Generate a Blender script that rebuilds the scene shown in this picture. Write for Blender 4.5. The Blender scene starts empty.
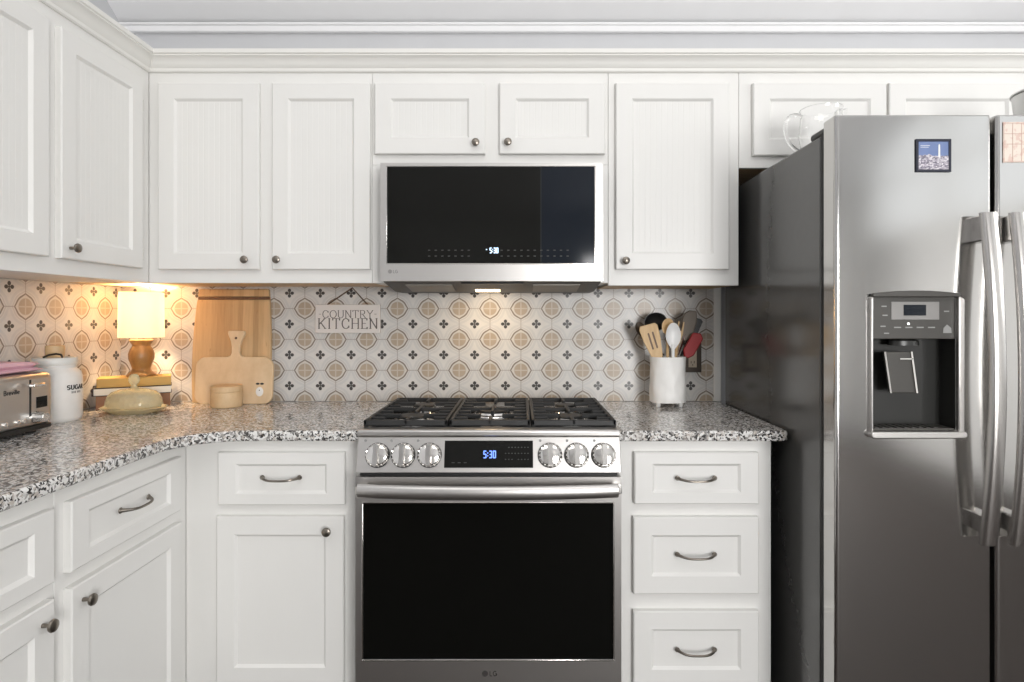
import bpy, bmesh, math, random
from mathutils import Vector, Matrix, noise
random.seed(7)
C = bpy.context.scene.collection
PI = math.pi
F = 597.0                      # focal length in pixels of the 1024-wide frame
EYE = 1.255                    # camera height
WB, WL, WR, WF = 2.42, -1.619, 3.6, -3.4     # back, left, right and front wall
CT = 0.912                     # counter top height
def X(px, Y): return (px - 520.0) * Y / F
def Z(py, Y): return EYE - (py - 316.5) * Y / F

# ------------------------------------------------------------------ materials
def srgb(r, g, b):
    f = lambda c: (c/255/12.92) if c/255 <= .04045 else ((c/255+.055)/1.055)**2.4
    return (f(r), f(g), f(b), 1)
class NT:
    def __init__(s, name):
        s.m = bpy.data.materials.new(name); s.m.use_nodes = True
        s.t = s.m.node_tree; s.n = s.t.nodes; s.l = s.t.links
        s.b = s.n['Principled BSDF']
    def node(s, kind, **kw):
        n = s.n.new(kind)
        for k, v in kw.items(): setattr(n, k, v)
        return n
    def put(s, sock, v):
        if isinstance(v, bpy.types.NodeSocket): s.l.new(v, sock)
        else: sock.default_value = v
    def math(s, op, a, b=0.0, c=0.0, clamp=False):
        n = s.node('ShaderNodeMath', operation=op); n.use_clamp = clamp
        s.put(n.inputs[0], a); s.put(n.inputs[1], b); s.put(n.inputs[2], c)
        return n.outputs[0]
    def obj(s):
        return s.node('ShaderNodeTexCoord').outputs['Object']
    def mapped(s, scale=(1,1,1), loc=(0,0,0)):
        n = s.node('ShaderNodeMapping'); s.l.new(s.obj(), n.inputs[0])
        n.inputs['Scale'].default_value = scale; n.inputs['Location'].default_value = loc
        return n.outputs[0]
    def noise(s, vec, scale, detail=3, rough=.5):
        n = s.node('ShaderNodeTexNoise'); s.l.new(vec, n.inputs['Vector'])
        n.inputs['Scale'].default_value = scale; n.inputs['Detail'].default_value = detail; n.inputs['Roughness'].default_value = rough
        return n.outputs['Fac']
    def voro(s, vec, scale, out='Distance'):
        n = s.node('ShaderNodeTexVoronoi'); s.l.new(vec, n.inputs['Vector']); n.inputs['Scale'].default_value = scale
        return n.outputs[out]
    def mix(s, fac, a, b):
        n = s.node('ShaderNodeMix', data_type='RGBA')
        s.put(n.inputs[0], fac); s.put(n.inputs[6], a); s.put(n.inputs[7], b)
        return n.outputs[2]
    def ramp(s, fac, stops, interp='LINEAR'):
        n = s.node('ShaderNodeValToRGB'); s.l.new(fac, n.inputs[0]); r = n.color_ramp; r.interpolation = interp
        while len(r.elements) < len(stops): r.elements.new(.5)
        for e, (p, c) in zip(r.elements, stops): e.position = p; e.color = c
        return n.outputs[0]
    def step(s, v, lo, hi):
        n = s.node('ShaderNodeMapRange', interpolation_type='SMOOTHSTEP')
        s.put(n.inputs[0], v); n.inputs[1].default_value = lo; n.inputs[2].default_value = hi
        return n.outputs[0]
    def bump(s, h, strength=.2, dist=.01):
        n = s.node('ShaderNodeBump'); s.l.new(h, n.inputs['Height']); n.inputs['Strength'].default_value = strength; n.inputs['Distance'].default_value = dist
        s.l.new(n.outputs[0], s.b.inputs['Normal'])
    def set(s, **kw):
        names = dict(color='Base Color', rough='Roughness', metal='Metallic', spec='Specular IOR Level', ior='IOR', trans='Transmission Weight', coat='Coat Weight', emit='Emission Color', power='Emission Strength', sheen='Sheen Weight', sub='Subsurface Weight', alpha='Alpha', aniso='Anisotropic')
        for k, v in kw.items(): s.put(s.b.inputs[names[k]], v)
        return s.m
def plain(name, col, rough=.5, metal=0, **kw):
    t = NT(name); 
    nz = t.noise(t.mapped((1,1,1)), 35, 2)
    c2 = tuple(min(1, c*1.05) for c in col[:3]) + (1,)
    c1 = tuple(c*.95 for c in col[:3]) + (1,)
    t.set(color=t.mix(nz, c1, c2), rough=rough, metal=metal, **kw)
    return t.m
def painted(name, col, rough=.38):
    t = NT(name); v = t.mapped((1,1,.35))
    nz = t.noise(v, 9, 3)
    t.set(color=t.mix(nz, tuple(c*.975 for c in col[:3])+(1,), tuple(min(1,c*1.015) for c in col[:3])+(1,)), rough=rough)
    t.bump(t.noise(t.mapped((1,1,.2)), 160, 2), .05, .002)
    return t.m
def wood(name, c1, c2, scale=(1,1,1), rough=.45, fine=22):
    t = NT(name); v = t.mapped(scale)
    a = t.noise(v, fine, 5, .65); b = t.noise(v, fine*.25, 2)
    f = t.math('ADD', t.math('MULTIPLY', a, .65), t.math('MULTIPLY', b, .35))
    t.set(color=t.ramp(f, [(.33, c1), (.66, c2)]), rough=rough)
    t.bump(a, .06, .002)
    return t.m
def steel(name, base, rough=.24, axis='x', bump=.02):
    t = NT(name)
    sc = {'x': (1.2, 60, 260), 'z': (260, 60, 1.2)}[axis]
    nz = t.noise(t.mapped(sc), 3, 3)
    c1 = tuple(c*.988 for c in base[:3])+(1,)
    r = t.node('ShaderNodeMapRange'); t.l.new(nz, r.inputs[0]); r.inputs[3].default_value = rough*.99; r.inputs[4].default_value = rough*1.01
    t.set(color=t.mix(nz, c1, base), metal=1, rough=r.outputs[0])
    if bump: t.bump(nz, bump, .001)
    return t.m
def glass(name, col=(1,1,1,1), rough=0.0, ior=1.45, wavy=False):
    t = NT(name); t.set(color=col, trans=1.0, rough=rough, ior=ior)
    if wavy: t.bump(t.voro(t.mapped((1,1,1)), 70), .35, .004)
    return t.m
def emissive(name, col, power):
    t = NT(name); t.set(color=(0,0,0,1), emit=col, power=power, rough=.6); return t.m

M = {}
M['white'] = painted('cabinet_paint', (.79, .782, .758, 1))
M['crown'] = painted('crown_paint', (.80, .79, .755, 1), .42)
M['raw_wood'] = wood('cabinet_underside_wood', (.50, .33, .17, 1), (.62, .44, .25, 1), (1, 8, 8))
M['wall'] = painted('grey_wall_paint', (.56, .565, .58, 1), .55)
M['ceil'] = painted('ceiling_plank_paint', (.82, .82, .83, 1), .5)
M['roomwall'] = painted('room_wall_paint', (.80, .80, .79, 1), .6)
M['steel'] = steel('brushed_steel', (.64, .62, .60, 1), .32, 'x', 0)
M['steel_v'] = steel('brushed_steel_fridge', (.57, .56, .545, 1), .145, 'x', 0)
M['steel_handle'] = steel('handle_steel', (.56, .54, .52, 1), .25, 'z', 0)
M['chrome'] = plain('bright_chrome', (.82, .80, .77, 1), .12, 1)
M['nickel'] = plain('satin_nickel', (.24, .215, .185, 1), .32, 1)
M['iron'] = plain('cast_iron', (.018, .018, .018, 1), .5)
M['enamel'] = plain('black_enamel', (.012, .012, .012, 1), .12)
M['black'] = plain('black_plastic', (.012, .012, .012, 1), .4)
M['blackglass'] = plain('black_glass', (.008, .008, .007, 1), .06, 0, ior=1.33)
M['blueglass'] = plain('blue_black_glass', (.010, .0135, .020, 1), .08, 0, ior=1.33)
M['ovenglass'] = plain('oven_window_glass', (.004, .004, .0035, 1), .05, 0, ior=1.22)
M['fridge_side'] = plain('fridge_side_grey', (.068, .067, .064, 1), .17, 0, spec=.75)
M['gasket'] = plain('black_gasket', (.006, .006, .006, 1), .6)
M['dispenser'] = plain('dispenser_plastic', (.06, .056, .05, 1), .32)
M['dispenser_dark'] = plain('dispenser_dark_plastic', (.018, .018, .016, 1), .3)
M['grey_plastic'] = plain('grey_plastic', (.27, .26, .25, 1), .4)
M['print_grey'] = plain('pale_print', (.30, .30, .29, 1), .6)
M['print_dim'] = plain('dim_print', (.05, .05, .048, 1), .6)
M['print_dark'] = plain('dark_print', (.035, .03, .028, 1), .6)
M['digit'] = emissive('clock_light', (.62, .80, 1, 1), 2.2)
M['digit_blue'] = emissive('blue_clock_light', (.18, .32, 1, 1), 2.2)
M['bulb'] = emissive('warm_bulb', (1, .76, .48, 1), 8)
M['ceramic'] = plain('white_ceramic', (.80, .79, .765, 1), .38)
M['ceramic_grey'] = plain('pale_ceramic', (.73, .73, .70, 1), .3)
M['maple'] = wood('maple', (.62, .44, .26, 1), (.74, .57, .37, 1), (2, 8, 1), .5, 10)
M['cup_wood'] = wood('turned_wood', (.55, .36, .18, 1), (.70, .50, .29, 1), (2, 2, 1), .5, 14)
M['lamp_wood'] = wood('lamp_wood', (.22, .105, .03, 1), (.36, .185, .06, 1), (3, 3, 1), .35, 12)
M['spoon_wood'] = wood('spoon_wood', (.56, .36, .17, 1), (.70, .50, .27, 1), (6, 6, 1), .5, 12)
M['dark_wood'] = wood('dark_utensil_wood', (.10, .05, .025, 1), (.17, .09, .05, 1), (6, 6, 1), .5, 12)
M['pages'] = wood('book_pages', (.70, .66, .58, 1), (.80, .77, .70, 1), (1, 1, 90), .8, 6)
M['tan_cover'] = plain('tan_book_cloth', (.52, .33, .10, 1), .7)
M['brown_cover'] = plain('brown_book_leather', (.20, .085, .03, 1), .5)
M['dark_cover'] = plain('dark_book_cover', (.035, .018, .012, 1), .5)
M['maroon_cover'] = plain('maroon_book_edge', (.07, .018, .014, 1), .5)
M['pink'] = plain('pink_cotton', (.72, .45, .52, 1), .9)
M['red'] = plain('red_silicone', (.27, .010, .012, 1), .55)
M['taupe'] = plain('taupe_silicone', (.16, .13, .10, 1), .5)
M['white_plastic'] = plain('white_nylon', (.78, .78, .77, 1), .35)
M['bronze'] = plain('bronze_plate', (.055, .042, .032, 1), .4, .5)
M['almond'] = plain('almond_plastic', (.50, .42, .32, 1), .45)
M['twine'] = plain('dark_twine', (.12, .075, .045, 1), .9)
M['sign_ink'] = plain('weathered_ink', (.14, .125, .115, 1), .8)
M['sign_white'] = painted('sign_board_paint', (.74, .70, .67, 1), .7)
M['glass'] = glass('clear_glass')
t = NT('yellow_pressed_glass'); t.set(color=(1, .93, .66, 1), trans=.68, rough=.09, ior=1.32, sub=0); t.bump(t.voro(t.mapped((1,1,1)), 90), .4, .003)
M['yellowglass'] = t.m
M['galvanised'] = plain('galvanised_metal', (.62, .62, .61, 1), .33, 1)
M['filter_mesh'] = plain('dull_filter_mesh', (.30, .28, .25, 1), .5, .6)
M['floor'] = wood('floor_boards', (.016, .010, .007, 1), (.034, .021, .015, 1), (9, .8, 1), .75, 6)

# shade of the table lamp: cloth that lets light through
t = NT('lamp_shade_cloth'); tr = t.node('ShaderNodeBsdfTranslucent'); tr.inputs[0].default_value = (.95, .92, .85, 1)
df = t.node('ShaderNodeBsdfDiffuse'); df.inputs[0].default_value = (.88, .86, .82, 1)
mx = t.node('ShaderNodeMixShader'); mx.inputs[0].default_value = .55
wv = t.noise(t.mapped((1, 1, 1)), 220, 1)
bp = t.node('ShaderNodeBump'); bp.inputs['Strength'].default_value = .1; t.l.new(wv, bp.inputs['Height']); t.l.new(bp.outputs[0], df.inputs['Normal'])
t.l.new(df.outputs[0], mx.inputs[1]); t.l.new(tr.outputs[0], mx.inputs[2]); t.l.new(mx.outputs[0], t.n['Material Output'].inputs[0])
M['shade'] = t.m

# granite
t = NT('granite'); v = t.mapped((1, 1, 1))
w = t.node('ShaderNodeVectorMath', operation='ADD'); nn = t.node('ShaderNodeTexNoise'); t.l.new(v, nn.inputs['Vector']); nn.inputs['Scale'].default_value = 60
sc_ = t.node('ShaderNodeVectorMath', operation='SCALE'); t.l.new(nn.outputs['Color'], sc_.inputs[0]); sc_.inputs['Scale'].default_value = .012
t.l.new(v, w.inputs[0]); t.l.new(sc_.outputs[0], w.inputs[1]); vv = w.outputs[0]
cell = t.node('ShaderNodeSeparateColor'); t.l.new(t.voro(vv, 165, 'Color'), cell.inputs[0])
base = t.ramp(cell.outputs[0], [(0, (.04, .038, .037, 1)), (.19, (.07, .066, .063, 1)), (.23, (.24, .23, .22, 1)), (.40, (.42, .405, .39, 1)), (.44, (.72, .71, .695, 1)), (.84, (.80, .79, .775, 1)), (.88, (.50, .45, .40, 1)), (1, (.56, .52, .48, 1))])
big = t.noise(v, 16, 3)
base2 = t.mix(t.step(big, .52, .66), base, t.mix(.4, base, (.50, .46, .42, 1)))
fine = t.node('ShaderNodeSeparateColor'); t.l.new(t.voro(vv, 260, 'Color'), fine.inputs[0])
blk = t.step(fine.outputs[1], .88, .92)
t.set(color=t.mix(blk, base2, (.02, .02, .02, 1)), rough=.12, ior=1.62)
M['granite'] = t.m

# patterned backsplash tile; (u) runs along the wall, pitch .1247
def tile_mat(name, axis, c0):
    t = NT(name); P_ = .1247
    sp = t.node('ShaderNodeSeparateXYZ'); t.l.new(t.obj(), sp.inputs[0])
    u = t.math('MULTIPLY', t.math('SUBTRACT', sp.outputs[axis], c0), 1/P_)
    v = t.math('MULTIPLY', t.math('SUBTRACT', sp.outputs[2], 1.2246), 1/P_)
    fu = t.math('SUBTRACT', u, t.math('ROUND', u)); fv = t.math('SUBTRACT', v, t.math('ROUND', v))   # flower centre at 0, tile corner at .5
    au, av = t.math('ABSOLUTE', fu), t.math('ABSOLUTE', fv)
    du, dv = t.math('SUBTRACT', .5, au), t.math('SUBTRACT', .5, av)                                  # offsets from the tile corner
    dist = lambda a, b: t.math('SQRT', t.math('ADD', t.math('MULTIPLY', a, a), t.math('MULTIPLY', b, b)))
    r = dist(du, dv)
    cheb = t.math('MAXIMUM', du, dv); mn = t.math('MINIMUM', du, dv)
    # medallion outline: scalloped circle with cusps along the axes
    cusp = t.math('MULTIPLY', t.math('POWER', t.math('SUBTRACT', 1, t.math('MULTIPLY', mn, 7.0), 0, True), 2.0), .048)
    rr = t.math('SUBTRACT', r, cusp)
    line = lambda val, at, wd: t.math('SUBTRACT', 1, t.step(t.math('ABSOLUTE', t.math('SUBTRACT', val, at)), wd*.5, wd), 0, True)
    outl = line(rr, .290, .032)
    joint = t.math('MULTIPLY', t.math('SUBTRACT', 1, t.step(mn, .008, .018)), t.step(r, .31, .34))
    outl = t.math('MAXIMUM', outl, t.math('MULTIPLY', joint, .55))
    inside = t.math('SUBTRACT', 1, t.step(rr, .278, .293))
    tan = t.math('SUBTRACT', 1, t.step(t.math('ADD', r, t.math('MULTIPLY', t.math('SUBTRACT', cheb, mn), .03)), .205, .222))
    cross = t.math('SUBTRACT', 1, t.step(mn, .012, .024))
    ring = line(r, .215, .018)
    petals = line(rr, .365, .026)
    lobes = line(rr, .45, .05)
    # central flower of four dots
    dots = t.math('MINIMUM', dist(t.math('SUBTRACT', au, .088), t.math('MULTIPLY', av, 1.1)), dist(t.math('MULTIPLY', au, 1.1), t.math('SUBTRACT', av, .088)))
    arm = t.math('MAXIMUM', t.math('SUBTRACT', 1, t.step(dots, .052, .066)), t.math('SUBTRACT', 1, t.step(dist(au, av), .025, .04)))
    wear = t.noise(t.obj(), 30, 4)
    white = t.mix(wear, (.60, .585, .56, 1), (.70, .685, .66, 1))
    c = t.mix(t.math('MULTIPLY', petals, .45), white, (.42, .40, .39, 1))
    c = t.mix(t.math('MULTIPLY', lobes, .30), c, (.44, .45, .47, 1))
    c = t.mix(inside, c, (.62, .59, .54, 1))
    tanc = t.mix(wear, (.37, .295, .22, 1), (.47, .385, .295, 1))
    c = t.mix(tan, c, tanc)
    c = t.mix(t.math('MULTIPLY', ring, .45), c, (.34, .28, .22, 1))
    c = t.mix(t.math('MULTIPLY', t.math('MULTIPLY', cross, tan), .65), c, (.62, .56, .48, 1))
    c = t.mix(t.math('MULTIPLY', outl, .92), c, (.19, .15, .12, 1))
    c = t.mix(t.math('MULTIPLY', arm, .95), c, (.022, .018, .017, 1))
    grout = t.math('SUBTRACT', 1, t.step(mn, .004, .009))
    c = t.mix(t.math('MULTIPLY', grout, .35), c, (.45, .42, .39, 1))
    t.set(color=c, rough=.32)
    t.bump(t.math('SUBTRACT', 1, grout), .12, .002)
    return t.m
M['tile_back'] = tile_mat('patterned_tile', 0, -.6822)
M['tile_left'] = tile_mat('patterned_tile_side', 1, 2.384)

# big bamboo board: vertical strips
t = NT('bamboo'); sp = t.node('ShaderNodeSeparateXYZ'); t.l.new(t.obj(), sp.inputs[0])
strip = t.node('ShaderNodeTexWhiteNoise', noise_dimensions='1D'); t.l.new(t.math('FLOOR', t.math('MULTIPLY', sp.outputs[0], 48)), strip.inputs['W'])
gr = t.noise(t.mapped((30, 30, 1.5)), 5, 4)
kn = t.step(t.noise(t.mapped((14, 14, 5)), 3, 2), .66, .74)
c = t.mix(t.math('ADD', t.math('MULTIPLY', strip.outputs['Value'], .6), t.math('MULTIPLY', gr, .6)), (.40, .24, .105, 1), (.66, .45, .24, 1))
t.set(color=t.mix(t.math('MULTIPLY', kn, .55), c, (.34, .18, .07, 1)), rough=.42)
M['bamboo'] = t.m

# souvenir picture and paper
t = NT('city_photo'); sp = t.node('ShaderNodeSeparateXYZ'); t.l.new(t.obj(), sp.inputs[0])
town = t.ramp(t.voro(t.mapped((1, 1, 1.6)), 210, 'Color'), [(.1, (.10, .09, .13, 1)), (.5, (.33, .30, .36, 1)), (.9, (.75, .72, .75, 1))])
M['town'] = t.set(color=town, rough=.3)
t = NT('photo_sky'); sp = t.node('ShaderNodeSeparateXYZ'); t.l.new(t.obj(), sp.inputs[0])
M['photosky'] = t.set(color=t.mix(t.noise(t.mapped((1,1,1)), 30, 2), (.13, .19, .38, 1), (.20, .26, .45, 1)), rough=.3)
M['frame_navy'] = plain('navy_frame', (.012, .014, .03, 1), .4)
t = NT('printed_chart'); v = t.mapped((1, 1, 1))
M['paper'] = t.set(color=t.mix(t.step(t.noise(v, 60, 4), .52, .6), (.74, .66, .58, 1), (.68, .52, .45, 1)), rough=.7)
M['paper_red'] = plain('chart_ink', (.52, .30, .25, 1), .7)

# ------------------------------------------------------------------ mesh helpers
WM = {}                                   # world matrix of every thing built as an Empty
class MB:
    def __init__(s, mat=None):
        s.v = []; s.f = []; s.sm = []; s.mat = mat or Matrix()
    def add(s, pts, faces, smooth=True):
        o = len(s.v); s.v += [s.mat @ Vector(p) for p in pts]
        for f in faces: s.f.append([o+i for i in f]); s.sm.append(smooth)
        return s
    def box(s, x0, x1, y0, y1, z0, z1):
        if x0 > x1: x0, x1 = x1, x0
        if y0 > y1: y0, y1 = y1, y0
        if z0 > z1: z0, z1 = z1, z0
        p = [(x, y, z) for z in (z0, z1) for y in (y0, y1) for x in (x0, x1)]
        return s.add(p, [(0,2,3,1),(4,5,7,6),(0,1,5,4),(2,6,7,3),(0,4,6,2),(1,3,7,5)])
    def lathe(s, prof, center=(0,0,0), axis='z', n=32, sx=1, sy=1, loop=False):
        pts = []; 
        for r, h in prof:
            for k in range(n):
                a = 2*PI*k/n; x, y = r*math.cos(a)*sx, r*math.sin(a)*sy
                p = {'z': (x, y, h), '-y': (x, -h, y), 'x': (h, x, y)}[axis]
                pts.append((center[0]+p[0], center[1]+p[1], center[2]+p[2]))
        fs = []; m = len(prof)
        for i in range(m-1 if not loop else m):
            j = (i+1) % m
            for k in range(n):
                q = (i*n+k, i*n+(k+1)%n, j*n+(k+1)%n, j*n+k)
                fs.append(q)
        if not loop:
            fs.append(tuple(reversed(range(n)))); fs.append(tuple((m-1)*n+k for k in range(n)))
        return s.add(pts, fs)
    def tube(s, path, r, n=10, closed=False, flat=1.0, up=None):
        path = [Vector(p) for p in path]; m = len(path); rs = r if isinstance(r, (list, tuple)) else [r]*m
        pts = []; ref = Vector(up) if up else None
        for i, p in enumerate(path):
            a = path[(i-1) % m] if closed or i else path[0]; b = path[(i+1) % m] if closed or i < m-1 else path[-1]
            d = (b-a).normalized()
            if ref is None: ref = d.orthogonal().normalized()
            u = (ref - d*ref.dot(d)).normalized()
            if not up: ref = u
            w = d.cross(u)
            for k in range(n):
                an = 2*PI*k/n
                pts.append(p + (u*math.cos(an) + w*math.sin(an)*flat)*rs[i])
        fs = []
        for i in range(m if closed else m-1):
            j = (i+1) % m
            for k in range(n): fs.append((i*n+k, i*n+(k+1)%n, j*n+(k+1)%n, j*n+k))
        if not closed:
            fs.append(tuple(reversed(range(n)))); fs.append(tuple((m-1)*n+k for k in range(n)))
        return s.add(pts, fs)
    def prism(s, outl, a0, a1, plane='xy'):
        n = len(outl); mk = {'xy': lambda u, v, a: (u, v, a), 'xz': lambda u, v, a: (u, a, v), 'yz': lambda u, v, a: (a, u, v)}[plane]
        p = [mk(u, v, a0) for u, v in outl] + [mk(u, v, a1) for u, v in outl]
        return s.add(p, [tuple(reversed(range(n))), tuple(range(n, 2*n))] + [(i, (i+1)%n, n+(i+1)%n, n+i) for i in range(n)])
    def grid(s, nu, nv, fn, closed_u=False):
        pts = [fn(i/(nu if closed_u else nu-1), j/(nv-1)) for j in range(nv) for i in range(nu)]
        fs = []
        for j in range(nv-1):
            for i in range(nu if closed_u else nu-1):
                fs.append((j*nu+i, j*nu+(i+1)%nu, (j+1)*nu+(i+1)%nu, (j+1)*nu+i))
        return s.add(pts, fs)
    def build(s, name, mat, parent=None, bevel=0, seg=2, angle=35, fix=True, sub=0):
        me = bpy.data.meshes.new(name)
        vs = s.v
        if parent is not None and parent.name in WM:
            inv = WM[parent.name].inverted(); vs = [inv @ p for p in vs]
        me.from_pydata([tuple(p) for p in vs], [], s.f)
        if fix:
            bm = bmesh.new(); bm.from_mesh(me); bmesh.ops.recalc_face_normals(bm, faces=bm.faces); bm.to_mesh(me); bm.free()
        for p in me.polygons: p.use_smooth = True
        me.set_sharp_from_angle(angle=math.radians(angle))
        me.materials.append(mat if not isinstance(mat, str) else M[mat])
        o = bpy.data.objects.new(name, me); C.objects.link(o)
        if parent is not None:
            o.parent = parent
            if parent.name in WM: WM[o.name] = WM[parent.name]
        else: WM[o.name] = Matrix()
        if bevel:
            b = o.modifiers.new('bevel', 'BEVEL'); b.width = bevel; b.segments = seg; b.limit_method = 'ANGLE'; b.angle_limit = math.radians(40)
        if sub:
            q = o.modifiers.new('smooth', 'SUBSURF'); q.levels = sub; q.render_levels = sub
        return o
def tag(o, label, cat, group=None, kind=None):
    o['label'] = label; o['category'] = cat
    if group: o['group'] = group
    if kind: o['kind'] = kind
    return o
def thing(name, label, cat, loc=(0,0,0), rotz=0, group=None):
    o = bpy.data.objects.new(name, None); C.objects.link(o); o.empty_display_size = .05
    o.location = loc; o.rotation_euler = (0, 0, rotz)
    WM[o.name] = Matrix.Translation(loc) @ Matrix.Rotation(rotz, 4, 'Z')
    return tag(o, label, cat, group)
def struct(name, mb, mat, label=None, **kw):
    o = mb.build(name, mat, None, **kw); o['kind'] = 'structure'
    if label: o['label'] = label
    return o
def arc(cx, cy, r, a0, a1, n=8):
    return [(cx + r*math.cos(math.radians(a0+(a1-a0)*i/n)), cy + r*math.sin(math.radians(a0+(a1-a0)*i/n))) for i in range(n+1)]
def rounded(x0, x1, y0, y1, r, n=6):
    return arc(x1-r, y1-r, r, 0, 90, n) + arc(x0+r, y1-r, r, 90, 180, n) + arc(x0+r, y0+r, r, 180, 270, n) + arc(x1-r, y0+r, r, 270, 360, n)

# lettering drawn with flat strokes -----------------------------------------
def el(cx, cy, rx, ry, a0, a1, n=14):
    return [(cx+rx*math.cos(math.radians(a0+(a1-a0)*i/n)), cy+ry*math.sin(math.radians(a0+(a1-a0)*i/n))) for i in range(n+1)]
GL = {   # width, strokes (polylines), stems that take serifs [(x, y)]
 'C': (.78, [el(.42, .5, .36, .5, 45, 315)], [(.70, .80, 'v'), (.70, .2, 'v')]), 'O': (.84, [el(.42, .5, .38, .5, 0, 360, 22)], []),
 'U': (.78, [[(.1, 1), (.1, .32)] + el(.39, .32, .29, .32, 180, 360, 10) + [(.68, 1)]], [(.1, 1), (.68, 1)]),
 'N': (.80, [[(.1, 0), (.1, 1)], [(.1, 1), (.70, 0)], [(.70, 0), (.70, 1)]], [(.1, 0), (.08, 1), (.70, 1)]),
 'T': (.74, [[(.02, 1), (.70, 1)], [(.36, 0), (.36, 1)]], [(.36, 0), (.03, .93, 'v'), (.69, .93, 'v')]),
 'R': (.76, [[(.12, 0), (.12, 1)], [(.12, 1), (.38, 1)] + el(.38, .75, .24, .25, 90, -90, 10) + [(.12, .5)], [(.36, .5), (.70, 0)]], [(.12, 0), (.1, 1), (.70, 0)]),
 'Y': (.76, [[(.04, 1), (.38, .48)], [(.72, 1), (.38, .48)], [(.38, .48), (.38, 0)]], [(.06, 1), (.70, 1), (.38, 0)]),
 'K': (.80, [[(.12, 0), (.12, 1)], [(.68, 1), (.13, .42)], [(.30, .58), (.72, 0)]], [(.12, 0), (.12, 1), (.66, 1), (.72, 0)]),
 'I': (.34, [[(.17, 0), (.17, 1)]], [(.17, 0), (.17, 1)]),
 'H': (.82, [[(.12, 0), (.12, 1)], [(.70, 0), (.70, 1)], [(.12, .52), (.70, .52)]], [(.12, 0), (.12, 1), (.70, 0), (.70, 1)]),
 'E': (.68, [[(.12, 0), (.12, 1)], [(.12, 1), (.58, 1)], [(.12, .52), (.48, .52)], [(.12, 0), (.60, 0)]], [(.08, 1), (.08, 0), (.58, .93, 'v'), (.60, .07, 'v')]),
 'S': (.64, [el(.32, .74, .24, .26, 30, 250, 12) + el(.32, .26, .25, .26, 80, -150, 12)], []),
 'G': (.82, [el(.42, .5, .36, .5, 45, 360), [(.52, .46), (.78, .46)], [(.78, .46), (.78, .1)]], []),
 'A': (.78, [[(.04, 0), (.39, 1)], [(.39, 1), (.74, 0)], [(.17, .34), (.61, .34)]], [(.06, 0), (.72, 0)]),
 'L': (.60, [[(.1, 1), (.1, 0)], [(.1, 0), (.56, 0)]], []), 'B': (.66, [[(.1, 0), (.1, 1)], [(.1, 1), (.32, 1)] + el(.32, .76, .22, .24, 90, -90, 8) + [(.1, .52)], [(.32, .52)] + el(.32, .26, .26, .26, 90, -90, 8) + [(.1, 0)]], []),
 'r': (.36, [[(.08, 0), (.08, .6)], [(.08, .42)] + el(.24, .42, .15, .18, 170, 50, 6)], []), 'e': (.52, [[(.05, .32), (.45, .32)] + el(.25, .3, .21, .3, 5, 320, 12)], []),
 'v': (.46, [[(.03, .6), (.22, 0), (.42, .6)]], []), 'i': (.2, [[(.1, 0), (.1, .6)], [(.1, .78), (.1, .86)]], []), 'l': (.2, [[(.1, 0), (.1, 1)]], []),
 '-': (.34, [[(.05, .5), (.28, .5)]], []), ' ': (.4, [], []), ':': (.22, [[(.11, .22), (.11, .34)], [(.11, .66), (.11, .78)]], []),
 '5': (.62, [[(.52, 1), (.1, 1), (.1, .52), (.5, .52), (.5, 0), (.08, 0)]], []), '3': (.62, [[(.1, 1), (.5, 1), (.5, 0), (.1, 0)], [(.16, .5), (.5, .5)]], []),
 '0': (.62, [[(.1, 0), (.1, 1), (.5, 1), (.5, 0), (.1, 0)]], []),
}
def letters(mb, text, frame, height, wide, thin=None, gap=.1, serif=0, depth=.0006, fit=None, face=None):
    """frame(u, v, d) turns writing coordinates (metres along, up, out) into a place on the surface"""
    thin = thin or wide
    total = sum(GL[c][0] for c in text) + gap*(len(text)-1)
    kx = (fit/(total*height)) if fit else 1
    x = 0
    def rib(p, q):
        d = Vector((q[0]-p[0], q[1]-p[1])); L = d.length
        if L < 1e-6: return
        n_ = Vector((-d.y, d.x))/L
        k = abs(d.y)/L; w_ = (thin + (wide-thin)*k)*.5
        e = d/L*w_*.3
        a = [(p[0]-e.x+n_.x*w_, p[1]-e.y+n_.y*w_), (p[0]-e.x-n_.x*w_, p[1]-e.y-n_.y*w_), (q[0]+e.x-n_.x*w_, q[1]+e.y-n_.y*w_), (q[0]+e.x+n_.x*w_, q[1]+e.y+n_.y*w_)]
        mb.add([frame(u, v, 0) for u, v in a] + [frame(u, v, depth) for u, v in a], [(0,1,2,3), (7,6,5,4), (0,4,5,1), (1,5,6,2), (2,6,7,3), (3,7,4,0)])
    for c in text:
        w, st, sf = GL[c]
        tr_ = lambda p: ((x + p[0])*height*kx, p[1]*height)
        for line in st:
            for p, q in zip(line, line[1:]): rib(tr_(p), tr_(q))
        if serif:
            for q in sf:
                if len(q) == 3: rib(tr_((q[0], q[1]-.10)), tr_((q[0], q[1]+.08)))
                else: rib(tr_((q[0]-serif, q[1])), tr_((q[0]+serif, q[1])))
        x += w + gap
    return total*height*kx

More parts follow.
